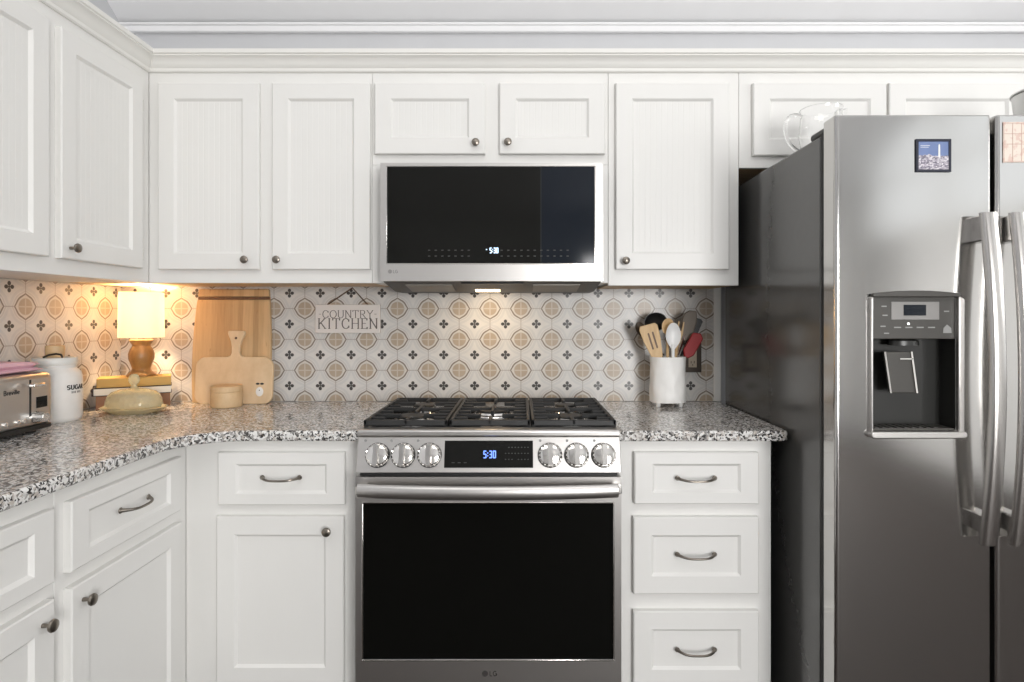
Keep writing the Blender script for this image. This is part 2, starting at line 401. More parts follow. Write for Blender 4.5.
# ------------------------------------------------------------------ the room
mb = MB(); mb.box(WL-.1, WR+.1, WF-.1, WB+.1, -.08, 0); struct('floor', mb, 'floor', 'dark brown wooden floor')
SL = .66; RY = -.49; RZ = 2.44 + (WB-RY)*SL
mb = MB(); mb.box(WL-.1, WR+.1, WB, WB+.1, 0, 2.44); struct('wall_back', mb, 'wall', 'grey painted wall behind the cabinets')
gable = [(WB, 0), (WB, 2.44), (RY, RZ), (WF, 2.44), (WF, 0)]
mb = MB(); mb.prism(gable, WL-.1, WL, 'yz'); struct('wall_left', mb, 'wall', 'grey painted side wall')
mb = MB(); mb.prism(gable, WR, WR+.1, 'yz'); struct('wall_right', mb, 'roomwall')
mb = MB(); mb.box(WL-.1, WR+.1, WF-.1, WF, 0, 2.44); struct('wall_front', mb, 'roomwall')
mb = MB()                      # boarded vault: boards run along x, with a groove between boards
def vault(y0, z0, y1, z1):
    d = Vector((0, y1-y0, z1-z0)); L = d.length; d /= L; n_ = Vector((0, -d.z, d.y)) if d.y > 0 else Vector((0, d.z, -d.y))
    n_ = Vector((0, d.z, -d.y)) if (Vector((0, d.z, -d.y)).z > 0) else Vector((0, -d.z, d.y))
    k = int(L/.098) + 1
    prof = []
    for i in range(k):
        a, b = i*L/k, (i+1)*L/k
        prof += [(a, .008), (a+.006, 0), (b-.006, 0)]
    prof.append((L, .008))
    pts = []
    for a, h in prof:
        p = Vector((0, y0, z0)) + d*a + n_*h
        pts += [(WL-.05, p.y, p.z), (WR+.05, p.y, p.z)]
    mb.add(pts, [(2*i, 2*i+1, 2*i+3, 2*i+2) for i in range(len(prof)-1)])
    e = [Vector((x_, y_, z_)) + n_*.06 for y_, z_ in ((y0, z0), (y1, z1)) for x_ in (WL-.1, WR+.1)]
    mb.add([tuple(q) for q in e], [(0, 1, 3, 2)])
vault(WB, 2.44, RY, RZ); vault(WF, 2.44, RY, RZ)
struct('ceiling', mb, 'ceil', 'pale grey boarded sloping ceiling', angle=15, fix=False)
mb = MB(); mb.box(WL, WR, WB-.022, WB, 2.40, 2.436); mb.box(WL, WR, WB-.03, WB, 2.424, 2.436)
struct('trim_1', mb, 'ceil', 'white trim between wall and boarded ceiling', bevel=.004)
# unseen windows added out of view; their glowing panes serve as fill
M['fill_glow'] = emissive('fill_glow_pane', (.95, .98, 1, 1), 1.45)
def window(name, pos, along, w, z0, z1):
    f = lambda a, d: (pos[0]+along[0]*a+along[1]*d*-1, pos[1]+along[1]*a+along[0]*d*1) 
    def bx(m, a0, a1, d0, d1, q0, q1):
        p, q = f(a0, d0), f(a1, d1); m.box(p[0], q[0], p[1], q[1], q0, q1)
    mb = MB()
    for a in (0, w/2-.035, w-.07): bx(mb, a, a+.07, 0, .05, z0, z1)
    bx(mb, 0, w, 0, .05, z0-.07, z0); bx(mb, 0, w, 0, .05, z1, z1+.07); bx(mb, 0, w, 0, .035, (z0+z1)/2-.02, (z0+z1)/2+.02)
    o = struct(name, mb, 'crown', 'unseen white framed window added for fill light', bevel=.004)
    mb = MB(); bx(mb, .03, w-.03, .004, .012, z0-.02, z1+.02); mb.build('added_glow_pane', 'fill_glow', o)
window('added_window_1', (.72, WF), (1, 0), 1.76, .25, 2.05)
window('added_window_2', (WR, -.05), (0, 1), 1.5, .9, 2.3)
window('added_window_3', (WR, -3.1), (0, 1), 2.4, 2.05, 3.05)  # high glowing band, added to be reflected in the refrigerator door

# backsplash tiles
mb = MB(); mb.box(WL+.006, X(713, WB), WB-.008, WB, CT+.001, 1.40); struct('trim_2', mb, 'tile_back', 'patterned white tan and black tile on the back wall')
mb = MB(); mb.box(WL, WL+.006, .80, WB, CT+.001, 1.3735); struct('trim_3', mb, 'tile_left', 'patterned tile on the side wall')
mb = MB(); mb.box(X(713, WB), X(720.5, WB), WB-.012, WB, CT+.001, 1.372); struct('trim_4', mb, 'white', 'white edge strip ending the tiles', bevel=.003)

# ------------------------------------------------------------------ cabinets
def panel_door(mb, w, h, x0, z0, y, t=.019, rail=.056, stile=None, grooves=False, deep=.008):
    """framed door with a sunk panel; lower corner at (x0, z0), back plane at y, facing -y"""
    st = stile or rail; yb, yf = y, y-t; b = .003
    rings = [[(0,0,yb),(w,0,yb),(w,h,yb),(0,h,yb)], [(0,0,yf+b),(w,0,yf+b),(w,h,yf+b),(0,h,yf+b)], [(b,b,yf),(w-b,b,yf),(w-b,h-b,yf),(b,h-b,yf)],
             [(st,rail,yf),(w-st,rail,yf),(w-st,h-rail,yf),(st,h-rail,yf)], [(st+.002,rail+.002,yf+.002),(w-st-.002,rail+.002,yf+.002),(w-st-.002,h-rail-.002,yf+.002),(st+.002,h-rail-.002,yf+.002)],
             [(st+.008,rail+.008,yf+deep),(w-st-.008,rail+.008,yf+deep),(w-st-.008,h-rail-.008,yf+deep),(st+.008,h-rail-.008,yf+deep)]]
    pts = [(x0+p[0], p[2], z0+p[1]) for r in rings for p in r]
    fs = [(3,2,1,0)]
    for i in range(len(rings)-1):
        for k in range(4): fs.append((i*4+k, i*4+(k+1)%4, i*4+4+(k+1)%4, i*4+4+k))
    if not grooves: fs.append(tuple(len(rings)*4-4+k for k in range(4)))
    mb.add(pts, fs)
    if grooves:
        a, c, zb, zt = x0+st+.008, x0+w-st-.008, z0+rail+.008, z0+h-rail-.008; yp = yf+deep
        n = max(3, round((c-a)/.0195)); prof = [(a, yp)]
        for i in range(1, n):
            q = a+(c-a)*i/n; prof += [(q-.0013, yp), (q-.0004, yp+.0004), (q+.0004, yp+.0004), (q+.0013, yp)]
        prof.append((c, yp))
        mb.add([(p[0], p[1], zz) for p in prof for zz in (zb, zt)], [(2*i, 2*i+2, 2*i+3, 2*i+1) for i in range(len(prof)-1)])
def knob(mb, x, y, z, s=1.0):
    mb.lathe([(0.0045*s, 0), (.0045*s, .003), (.004*s, .012), (.006*s, .016), (.0125*s, .019), (.0138*s, .0225), (.0125*s, .026), (.007*s, .0285), (.001, .029)], (x, y, z), '-y', 20)
def pull(mb, x, y, z, w=.112):
    pts = []; r = []
    for i in range(17):
        u = i/16; s = abs(2*u-1)
        out = .026*(1-s**4) + .002
        pts.append((x + (u-.5)*w, y-out, z - .004*(1-s**2))); r.append(.0034 + .0022*s**6)
    mb.tube(pts, r, 10)
    for sx in (-1, 1): mb.lathe([(.0075, 0), (.0075, .002), (.006, .004), (.001, .0045)], (x+sx*w*.5, y, z), '-y', 14)
ROTL = lambda x, y: Matrix.Translation((x, y, 0)) @ Matrix.Rotation(PI/2, 4, 'Z')    # local -y faces +x, local x runs to the back

UF, UD = 2.116, 2.096          # face of the wall cabinets, face of their doors
UB, UT = 1.3735, 2.16          # underside and top
def frame_boxes(mb, x0, x1, z0, z1, y, openings, t=.018):
    """slab with openings cut out, as stiles and rails"""
    xs = sorted({x0, x1} | {o[0] for o in openings} | {o[1] for o in openings}); zs = sorted({z0, z1} | {o[2] for o in openings} | {o[3] for o in openings})
    for i in range(len(xs)-1):
        for k in range(len(zs)-1):
            cx, cz = (xs[i]+xs[i+1])/2, (zs[k]+zs[k+1])/2
            if any(o[0] < cx < o[1] and o[2] < cz < o[3] for o in openings): continue
            mb.box(xs[i], xs[i+1], y, y+t, zs[k], zs[k+1])
def upper(name_label, x0, x1, z0, doors, mat=Matrix(), loc=(0,0,0), depth=.302, wood_under='raw_wood', bx0=None):
    """doors: (x0, x1, z0, z1, knob x, knob z, grooves)"""
    t = thing('upper_cabinet', name_label, 'cabinet', loc)
    b0 = x0 if bx0 is None else bx0
    mb = MB(mat); mb.box(b0, x1, UF+.018, UF+depth, z0+.006, UT); mb.build('body', 'white', t)
    mb = MB(mat); mb.box(x0, x1, UF, UF+.018, z0, UT); mb.build('face_frame', 'white', t, bevel=.0015)
    if wood_under:
        mb = MB(mat); mb.box(b0+.001, x1-.004, UF+.0185, UF+depth-.002, z0+.002, z0+.0058); mb.build('underside', wood_under, t)
    for (a, b, c, d, kx, kz, g) in doors:
        mb = MB(mat); panel_door(mb, b-a, d-c, a, c, UF-.0005, .0195, .056, grooves=g)
        dr = mb.build('door', 'white', t, angle=8)
        mb = MB(mat); knob(mb, kx, UD, kz); mb.build('knob', 'nickel', dr)
    return t
XU = lambda px: X(px, UD)
zt_, zb_ = Z(82.5, UD), Z(269.5, UD)
upper('tall white two-door wall cabinet above the cutting boards', -1.3149, X(372.2, UF), UB,
      [(XU(157.6), XU(258.6), zb_, zt_, XU(246.7), Z(259.5, 2.075), True), (XU(271.8), XU(370), zb_, zt_, XU(278.5), Z(259.5, 2.075), True)], loc=(XU(265), 2.27, UB), bx0=-1.6125)
tm = upper('short white two-door wall cabinet directly above the microwave', X(372.4, UF), X(608, UF), 1.792,
      [(XU(374.5), XU(485), Z(153.8, UD), zt_, XU(476), Z(142, 2.075), True), (XU(499.5), XU(605), Z(153.8, UD), zt_, XU(508), Z(141.6, 2.075), True)], loc=(XU(490), 2.27, 1.792))
upper('tall white single-door wall cabinet above the utensil crock', X(608.3, UF), X(738.6, UF), UB-.009,
      [(XU(616), XU(729.5), zb_, zt_, XU(625), Z(260.5, 2.075), True)], loc=(XU(673), 2.27, UB))
upper('wide white two-door wall cabinet above the refrigerator', X(738.9, UF), X(1041, UF), Z(168, UF),
      [(XU(753.5), XU(887), Z(155.3, UD), zt_, XU(880), Z(147, 2.075), False), (XU(889.5), XU(1025), Z(155.3, UD), zt_, XU(897), Z(147, 2.075), False)], loc=(XU(890), 2.27, 1.78))
for a, b in ((X(372.4, UF), X(380.2, 2.03)), (X(603.1, 2.03), X(608, UF))):
    mb = MB(); mb.box(a, b, UF, UF+.20, UB, 1.7918); mb.build('filler_strip', 'white', tm, bevel=.0015)
# side run of wall cabinets: local x = world y, local y 2.116 = world x -1.315
def ROTS(face_local, face_world): return Matrix.Translation((face_world + face_local, 0, 0)) @ Matrix.Rotation(PI/2, 4, 'Z')
mS = ROTS(UF, -1.315)          # local point (y_world, UF, z) -> x = face_world
tl = upper('white two-door wall cabinet above the toaster and sugar canister', 1.235, UF-.0004, UB,
      [(1.279, 1.645, Z(269.5, UD), zt_, 1.306, 1.452, True), (1.687, 2.053, Z(269.5, UD), zt_, 1.719, 1.452, True)], mat=mS, loc=(-1.467, 1.67, UB), wood_under='crown')
for zc in (1.47, 1.99):
    mb = MB(mS); mb.tube([(2.062, UF-.003, zc-.022), (2.062, UF-.003, zc+.022)], .0035, 10); mb.box(2.0625, 2.082, UF-.0018, UF-.0002, zc-.02, zc+.02); mb.build('hinge', 'chrome', tl)

# crown moulding swept along the cabinets
prof = [(0, 0), (.006, 0), (.010, .004), (.010, .013), (.014, .017), (.018, .030), (.027, .043), (.036, .048), (.036, .052), (.041, .055), (.041, .069), (.03, .0705), (0, .0705)]
def crown(path, normals, z0):
    mb = MB(); n = len(prof)
    for (px_, py_), (nx, ny) in zip(path, normals): mb.v += [Vector((px_+nx*o, py_+ny*o, z0+h)) for o, h in prof]
    for i in range(len(path)-1):
        for k in range(n): mb.f.append([i*n+k, i*n+(k+1)%n, (i+1)*n+(k+1)%n, (i+1)*n+k]); mb.sm.append(True)
    mb.f.append(list(range(n))); mb.f.append([ (len(path)-1)*n+k for k in reversed(range(n))]); mb.sm += [True]*2
    return mb
x_end = X(1041, UF)
mb = crown([(-1.315, 1.235), (-1.315, UF), (x_end, UF)], [(1, 0), (1, -1), (0, -1)], 2.118)
struct('trim_5', mb, 'crown', 'white crown moulding along the top of the wall cabinets')
mb = MB(); mb.box(-1.619, -1.30, 1.235, UF+.002, 2.1605, 2.185); mb.box(-1.30, x_end, UF+.002, WB, 2.1605, 2.185); mb.box(-1.619, -1.30, UF+.002, WB, 2.1605, 2.185)
struct('trim_6', mb, 'white')

# base cabinets ----------------------------------------------------------------
BF, BD = 1.82, 1.80            # face frame, front of doors
def base_unit(label, x0, x1, fronts, mat=Matrix(), loc=(0,0,0), name='base_cabinet', depth=.592):
    """fronts: (kind, x0, x1, z0, z1, hardware x, hardware z)"""
    t = thing(name, label, 'cabinet', loc)
    mb = MB(mat); mb.box(x0, x1, BF+.018, BF+depth, .10, .8795); mb.box(x0+.001, x1-.001, BF+.075, BF+depth, 0, .10); mb.build('body', 'white', t)
    mb = MB(mat); mb.box(x0, x1, BF, BF+.018, .10, .8795); mb.build('face_frame', 'white', t, bevel=.0015)
    for (kind, a, b, c, d, hx, hz) in fronts:
        mb = MB(mat); panel_door(mb, b-a, d-c, a, c, BF-.0005, .0195, .034 if kind == 'slim' else .054, stile=.054)
        dr = mb.build('door' if kind == 'door' else 'drawer', 'white', t, angle=8)
        mb = MB(mat)
        if kind == 'door': knob(mb, hx, BD, hz); mb.build('knob', 'nickel', dr)
        else: pull(mb, hx, BD, hz); mb.build('handle', 'nickel', dr)
    return t
XB = lambda px: X(px, BD); ZB = lambda py: Z(py, BD)
base_unit('white base cabinet with one drawer over one door beside the range, under the cutting boards', -1.018, -.480,
    [('slim', XB(217.5), XB(344.5), ZB(505.3), ZB(452.8), XB(281), ZB(477.5)), ('door', XB(216), XB(343.5), .141, ZB(516.8), XB(328.5), Z(532.8, 1.775))], loc=(-.75, 2.1, 0))
base_unit('white three-drawer base cabinet between range and refrigerator', .300, X(771, BF),
    [('slim', XB(634.5), XB(759), ZB(504.3), ZB(452.6), XB(696), ZB(478)), ('drawer', XB(633.5), XB(759), ZB(594.3), ZB(517.3), XB(695.8), ZB(554.3)), ('drawer', XB(633.5), XB(759), ZB(688), ZB(611.5), XB(695.8), ZB(649.6))], loc=(.53, 2.1, 0))
mL = ROTS(BF, -1.019)
base_unit('white side-run base cabinet with drawer and door, next to the inner corner of the counter', 1.305, 1.8185,
    [('slim', 1.331, 1.763, .684, .842, 1.548, .77), ('door', 1.331, 1.763, .141, .648, 1.365, .608)], mat=mL, loc=(-1.32, 1.56, 0))
base_unit('white side-run base cabinet with drawer and door, below the toaster and farther from the corner', .80, 1.3048,
    [('slim', .850, 1.283, .684, .842, 1.066, .77), ('door', .850, 1.283, .141, .648, 1.249, .608)], mat=mL, loc=(-1.32, 1.05, 0))
mb = MB(); mb.box(-1.6185, -1.0195, BF+.0005, WB-.01, .10, .8795); mb.box(-1.6, -1.1, BF+.08, WB-.02, 0, .1005)
tag(mb.build('corner_cabinet', 'white'), 'blind corner of the white base cabinets under the lamp', 'cabinet')

# countertops --------------------------------------------------------------------
r_ = .17; cxn, cyn = -.989+r_, 1.79-r_
outl = [(WL+.0005, WB-.0005), (WL+.0005, .79), (-.989, .79)] + [(-.989, 1.79-r_)] + [(p[0], p[1]) for p in arc(cxn, cyn, r_, 180, 90, 14)][1:] + [(-.4765, 1.79), (-.4765, WB-.0005)]
mb = MB(); mb.prism(outl, .8800, CT, 'xy')
tag(mb.build('countertop', 'granite', bevel=.007, seg=3, angle=30), 'L-shaped speckled grey granite countertop under lamp and toaster', 'countertop')
mb = MB(); mb.prism([(.2955, WB-.0005), (.2955, 1.79), (.798, 1.79), (.806, 1.797), (.806, WB-.0005)], .8800, CT, 'xy')
tag(mb.build('countertop', 'granite', bevel=.007, seg=3, angle=30), 'short speckled grey granite countertop under the utensil crock', 'countertop')

# ------------------------------------------------------------------ range
RX0, RX1 = -.4725, .291; RC = (RX0+RX1)/2
rg = thing('gas_range', 'stainless steel gas range with black oven window and six knobs', 'range', (RC, 2.06, 0))
mb = MB(); mb.box(RX0+.003, RX1-.003, 1.765, 2.405, .03, .9045)
for sx in (RX0+.04, RX1-.04):
    for sy in (1.82, 2.36): mb.lathe([(.018, 0), (.018, .03)], (sx, sy, 0), n=12)
mb.build('body', 'fridge_side', rg)
mb = MB(); mb.box(RX0+.002, RX1-.002, 1.776, 2.405, .905, .9195); mb.build('cooktop', 'enamel', rg, bevel=.003)
mb = MB(); mb.prism([(1.7775, .906), (1.735, .906), (1.732, .910), (1.732, .921), (1.737, .926), (1.7775, .9265)], RX0, RX1, 'yz'); mb.build('front_lip', 'steel', rg, bevel=.002)
py = lambda z: 1.742 - (.9045-z)/.099*.029
mb = MB(); mb.prism([(1.80, .9045), (py(.9045), .9045), (py(.806), .806), (1.80, .806)], RX0, RX1, 'yz'); cp = mb.build('control_panel', 'steel', rg, bevel=.002)
N_ = Vector((0, -.099, .029)).normalized(); Tv = Vector((0, .029, .099)).normalized()
def pan(u, v, d): 
    p = Vector((u, py(.9045), .9045)) + Tv*(v) + N_*d          # v measured down (negative) from the panel's top edge
    return tuple(p)
def slab(mb, x0, x1, v0, v1, d0, d1):
    mb.add([pan(a, b, c) for c in (d0, d1) for b in (v0, v1) for a in (x0, x1)], [(0,2,3,1),(4,5,7,6),(0,1,5,4),(2,6,7,3),(0,4,6,2),(1,3,7,5)])
mb = MB(); slab(mb, X(444.6, 1.73), X(533, 1.73), -.0885, -.0115, -.001, .0012); disp = mb.build('display', 'blackglass', cp)
mb = MB(); letters(mb, '5:30', lambda u, v, d: pan(X(483.4, 1.73)+u, -.060+v, .0013+d), .0185, .0030, gap=.10, fit=.037); mb.build('clock_digits', 'digit_blue', cp)
mb = MB()
for i in range(8):
    for k in range(3):
        if (i, k) in ((0, 0), (3, 2)): continue
        slab(mb, X(505+i*3.2, 1.73), X(506.3+i*3.2, 1.73), -.032-.017*k, -.0295-.017*k, .0012, .0015)
for xx in (452, 458, 464): slab(mb, X(xx, 1.73), X(xx+3, 1.73), -.075, -.073, .0012, .0015)
mb.build('touch_marks', 'print_dim', cp)
for kx in (375.2, 401.3, 428, 550.6, 577.6, 605):
    xk = X(kx, 1.695)
    vk = -(.9045-.8534)/Tv.z
    B = Matrix((Vector((1,0,0)).to_4d(), N_.to_4d(), Tv.to_4d(), Vector((0,0,0,1)))).transposed()
    o = Vector(pan(xk, vk, 0)); B = Matrix(((1, -0, 0, o.x), (0, -N_.y, Tv.y, o.y), (0, -N_.z, Tv.z, o.z), (0,0,0,1)))   # local -y points out
    mb = MB(B); mb.lathe([(.0355, 0), (.0355, .006), (.034, .008), (.001, .008)], (0,0,0), '-y', 32); sk = mb.build('knob_skirt', 'black', cp)
    mb = MB(B); mb.lathe([(.0330, .008), (.0330, .012), (.0315, .016), (.0285, .020), (.020, .0225), (.001, .023)], (0,0,0), '-y', 32)
    mb.add([(sx*.0095, -h, sz*l) for h, l in ((.012, .0318), (.038, .0285)) for sz in (-1, 1) for sx in ((-1, 1) if h < .03 else (-.7, .7))], [(0,2,3,1),(4,5,7,6),(0,1,5,4),(2,6,7,3),(0,4,6,2),(1,3,7,5)])
    for q in range(18):
        an = 2*PI*q/18; mb.tube([(.0325*math.cos(an), -.009, .0325*math.sin(an)), (.0300*math.cos(an), -.018, .0300*math.sin(an))], .0022, 6)
    mb.build('knob', 'chrome', cp, angle=28)
for kx in (375.2, 401.3, 428, 550.6, 577.6, 605):
    xk = X(kx, 1.73)
    mb = MB(); mb.lathe([(.004, 0), (.004, .0004), (.001, .0005)], (xk-.03, py(.892)-.0002, .8935), '-y', 10); mb.build('burner_mark', 'print_grey', cp)
# oven door
OZ0, OZ1 = .193, Z(477, 1.713)
gx0, gx1, gz0, gz1 = X(362.8, 1.713), X(613.6, 1.713), Z(659.8, 1.713), Z(503, 1.713)
mb = MB(); frame_boxes(mb, RX0, RX1, OZ0, OZ1, 1.713, [(gx0, gx1, gz0, gz1)], .030); mb.box(RX0+.002, RX1-.002, 1.7435, 1.762, OZ0+.002, OZ1-.002)
od = mb.build('oven_door', 'steel', rg)
mb = MB(); mb.box(gx0+.0005, gx1-.0005, 1.7165, 1.7425, gz0+.0005, gz1-.0005); mb.build('window', 'ovenglass', od, bevel=.001)
mb = MB(); frame_boxes(mb, gx0-.003, gx1+.003, gz0-.004, gz1+.003, 1.7115, [(gx0+.001, gx1-.001, gz0+.001, gz1-.001)], .0045); mb.build('window_trim', 'chrome', od, bevel=.001)
hz = .7655; path = []; L0 = RX0+.014; L1 = RX1-.014
for i in range(33):
    u = i/32; s = abs(2*u-1); path.append((L0+(L1-L0)*u, 1.678 - .026*(1-s*s), hz))
mb = MB(); mb.tube(path, .0195, 18, flat=.55, up=(0,0,1))
for xx in (L0+.004, L1-.004): mb.box(xx-.010, xx+.014, 1.678, 1.7128, hz-.010, hz+.010)
mb.build('door_handle', 'steel', od, bevel=.003)
for a, b in ((374, 410), (556, 592)):
    mb = MB(); mb.box(X(a, 1.713), X(b, 1.713), 1.7122, 1.716, Z(489, 1.713), Z(486, 1.713)); mb.build('vent_slot', 'black', od)
mb = MB(); lz = Z(673.5, 1.713); mb.lathe([(.0085, 0), (.0085, .0005), (.001, .0006)], (X(485, 1.713), 1.7128, lz), '-y', 20)
letters(mb, 'LG', lambda u, v, d: (X(489.5, 1.713)+u, 1.7128-d, lz-.0065+v), .013, .0022, gap=.12, fit=.021); mb.build('logo', 'print_dark', od)
mb = MB(); mb.box(RX0, RX1, 1.716, 1.762, .055, .187); mb.build('warming_drawer', 'steel', rg, bevel=.003)
mb = MB(); mb.box(RX0+.01, RX1-.01, 1.725, 1.764, .7955, .8055); mb.build('gap_shadow_strip', 'black', rg).name = 'gap_shade_strip'  # black strip standing in for shade in the gap above the oven door
# burners and grates
for bx, by, br in ((-.345, 1.925, .047), (-.345, 2.16, .036), (RC, 2.04, .052), (.163, 1.925, .042), (.163, 2.16, .036)):
    mb = MB(); mb.lathe([(br+.022, .9195), (br+.020, .923), (br+.008, .925), (br+.004, .931), (br-.004, .931), (.001, .931)], (bx, by, 0), n=28); bu = mb.build('burner', 'chrome', rg)
    mb = MB(); mb.lathe([(br, .931), (br+.001, .935), (br-.003, .938), (.001, .9385)], (bx, by, 0), n=28); mb.build('burner_cap', 'iron', bu)
gt = .945
for (a, b) in ((RX0+.0045, -.2165), (-.2125, .031), (.035, RX1-.0035)):
    mb = MB(); w = .0105; y0, y1 = 1.786, 2.282; c = (a+b)/2
    def bar(x0, x1, ya, yb, h=.014): mb.box(x0, x1, ya, yb, gt-h, gt)
    bar(a, b, y0, y0+w+.003, .018); bar(a, b, y1-w, y1, .016); bar(a, a+w, y0, y1, .016); bar(b-w, b, y0, y1, .016)
    bar(a, b, (y0+y1)/2-w/2, (y0+y1)/2+w/2)
    for yy in (1.905, 2.165): bar(a, a+(b-a)*.36, yy-w/2, yy+w/2); bar(b-(b-a)*.36, b, yy-w/2, yy+w/2)
    for ya, yb in ((y0, y0+.085), ((y0+y1)/2-.075, (y0+y1)/2+.075), (y1-.085, y1)): bar(c-w/2, c+w/2, ya, yb)
    for yy in (y0+.06, (y0+y1)/2-.06, (y0+y1)/2+.06, y1-.06):
        bar(a, a+.05, yy-w/2, yy+w/2); bar(b-.05, b, yy-w/2, yy+w/2)
    for xx in (a+.006, b-.006):
        for yy in (y0+.008, (y0+y1)/2, y1-.008): mb.box(xx-.006, xx+.006, yy-.007, yy+.007, .9197, gt-.01)
    mb.build('grate', 'iron', rg, bevel=.0025)

# ------------------------------------------------------------------ microwave
MF = 2.03; mx0, mx1 = X(380.3, MF), X(603, MF); mz0, mz1 = Z(281, MF), Z(162.8, MF)
mw = thing('microwave', 'stainless over-the-range microwave with wide black glass front', 'microwave', ((mx0+mx1)/2, 2.22, mz0))
mb = MB(); mb.prism([(2.052, mz1-.001), (2.052, mz0+.004), (2.07, mz0-.002), (2.26, mz0-.026), (2.41, mz0-.026), (2.41, mz1-.001)], mx0+.003, mx1-.003, 'yz'); mb.build('body', 'black', mw)
g0, g1, gb, gt_ = X(387, MF), X(594.6, MF), Z(263.3, MF), Z(166.6, MF)
mb = MB(); frame_boxes(mb, mx0, mx1, mz0, mz1, MF, [(g0, g1, gb, gt_)], .021); mb.box(mx0+.001, mx1-.001, 2.046, 2.0515, mz0+.001, mz1-.001); dm = mb.build('door', 'steel', mw)
sx_ = X(541, MF)
mb = MB(); mb.box(sx_-.003, sx_+.003, MF+.004, MF+.0145, gb+.001, gt_-.001); mb.build('door_split', 'black', dm)
mb = MB(); mb.box(g0+.0005, sx_-.0012, MF+.0015, MF+.014, gb+.0005, gt_-.0005); mb.build('glass', 'blackglass', dm)
mb = MB(); mb.box(sx_+.001, g1-.0005, MF+.0010, MF+.014, gb+.0005, gt_-.0005); mb.build('grip_panel', 'blueglass', dm)
mb = MB(); frame_boxes(mb, g0-.003, g1+.003, gb-.003, gt_+.003, MF-.0015, [(g0, g1, gb, gt_)], .003); mb.build('glass_trim', 'chrome', dm, bevel=.0008)
mb = MB(); letters(mb, '5:30', lambda u, v, d: (X(489.6, MF)+u, MF+.0012-d, Z(252.8, MF)+v), .0165, .0031, gap=.08, fit=.030); mb.lathe([(.0022, 0), (.0022, .0005), (.0005, .0006)], (X(486.5, MF), MF+.0013, Z(249.5, MF)), '-y', 12); mb.build('clock_digits', 'digit', dm)
mb = MB()
for i in range(22):
    xx = 428 + i*6.6
    if 470 < xx < 500: continue
    for yy in (250.2, 256): mb.box(X(xx, MF), X(xx+2.2, MF), MF+.0008, MF+.0014, Z(yy+.5, MF), Z(yy-.5, MF))
mb.build('touch_marks', 'print_dim', dm)
mb = MB(); lz = Z(271.5, MF); mb.lathe([(.007, 0), (.007, .0005), (.001, .0006)], (X(390, MF), MF-.0002, lz), '-y', 18); letters(mb, 'LG', lambda u, v, d: (X(393, MF)+u, MF-.0002-d, lz-.005+v), .010, .0017, fit=.016); mb.build('logo', 'grey_plastic', dm)
# underside: vent plate, two filters and the work lamp (the plate slopes down to the back)
un = lambda y: mz0-.002 - (y-2.07)*.024/.19
def under(mb, x0, x1, y0, y1, t=.002):
    mb.add([(x, y, un(y)-k) for k in (0.0003, t) for y in (y0, y1) for x in (x0, x1)], [(0,2,3,1),(4,5,7,6),(0,1,5,4),(2,6,7,3),(0,4,6,2),(1,3,7,5)])
for a, b in ((mx0+.07, mx0+.235), (mx1-.235, mx1-.07)):
    mb = MB(); under(mb, a, b, 2.11, 2.25, .003); mb.build('grease_filter', 'filter_mesh', mw)
mb = MB(); under(mb, mx0+.27, mx1-.27, 2.075, 2.19, .004); mb.build('vent_plate', 'black', mw)
mb = MB(); under(mb, -.165, -.075, 2.20, 2.245, .004); mb.build('work_lamp', 'bulb', mw)

# ------------------------------------------------------------------ refrigerator
FX0, FX1 = .8135, 1.722; FY = 1.614
fr = thing('refrigerator', 'stainless side-by-side refrigerator with dark grey sides and dispenser', 'refrigerator', ((FX0+FX1)/2, 2.0, 0))
mb = MB(); mb.box(FX0, FX1, FY+.002, 2.37, .03, 1.7445)
for a in (FX0+.05, FX1-.05):
    for b in (1.70, 2.30): mb.lathe([(.02, 0), (.02, .031)], (a, b, 0), n=12)
mb.build('body', 'fridge_side', fr, bevel=.006)
mb = MB(); mb.box(FX0+.0015, FX1-.0015, 1.604, 1.6155, .10, 1.748); mb.build('gasket', 'gasket', fr)
def door_mesh(x0, x1):
    n = 20; r = .009; bow = .0008; yb, yf = 1.6035, 1.5405
    front = []
    cxm, hw = (x0+x1)/2, (x1-x0)/2
    def yfr(x): return yf - bow*(1-((x-cxm)/hw)**2)
    pts = [(x0, yb)] + [(x0 + r - r*math.cos(a), yfr(x0+r)+r - r*math.sin(a)) for a in [PI/2*i/6 for i in range(6)]]
    pts += [(x0+r+(x1-x0-2*r)*i/n, yfr(x0+r+(x1-x0-2*r)*i/n)) for i in range(n+1)]
    pts += [(x1 - r + r*math.cos(a), yfr(x1-r)+r - r*math.sin(a)) for a in [PI/2*(5-i)/6 for i in range(6)]] + [(x1, yb)]
    return pts
DZ0, DZ1 = .10, 1.7765
dx = (FX0, 1.2170, 1.2290, FX1)
mb = MB(); mb.prism(door_mesh(dx[0], dx[1]), DZ0, DZ1, 'xy'); fd = mb.build('freezer_door', 'steel_v', fr, bevel=.005, angle=25)
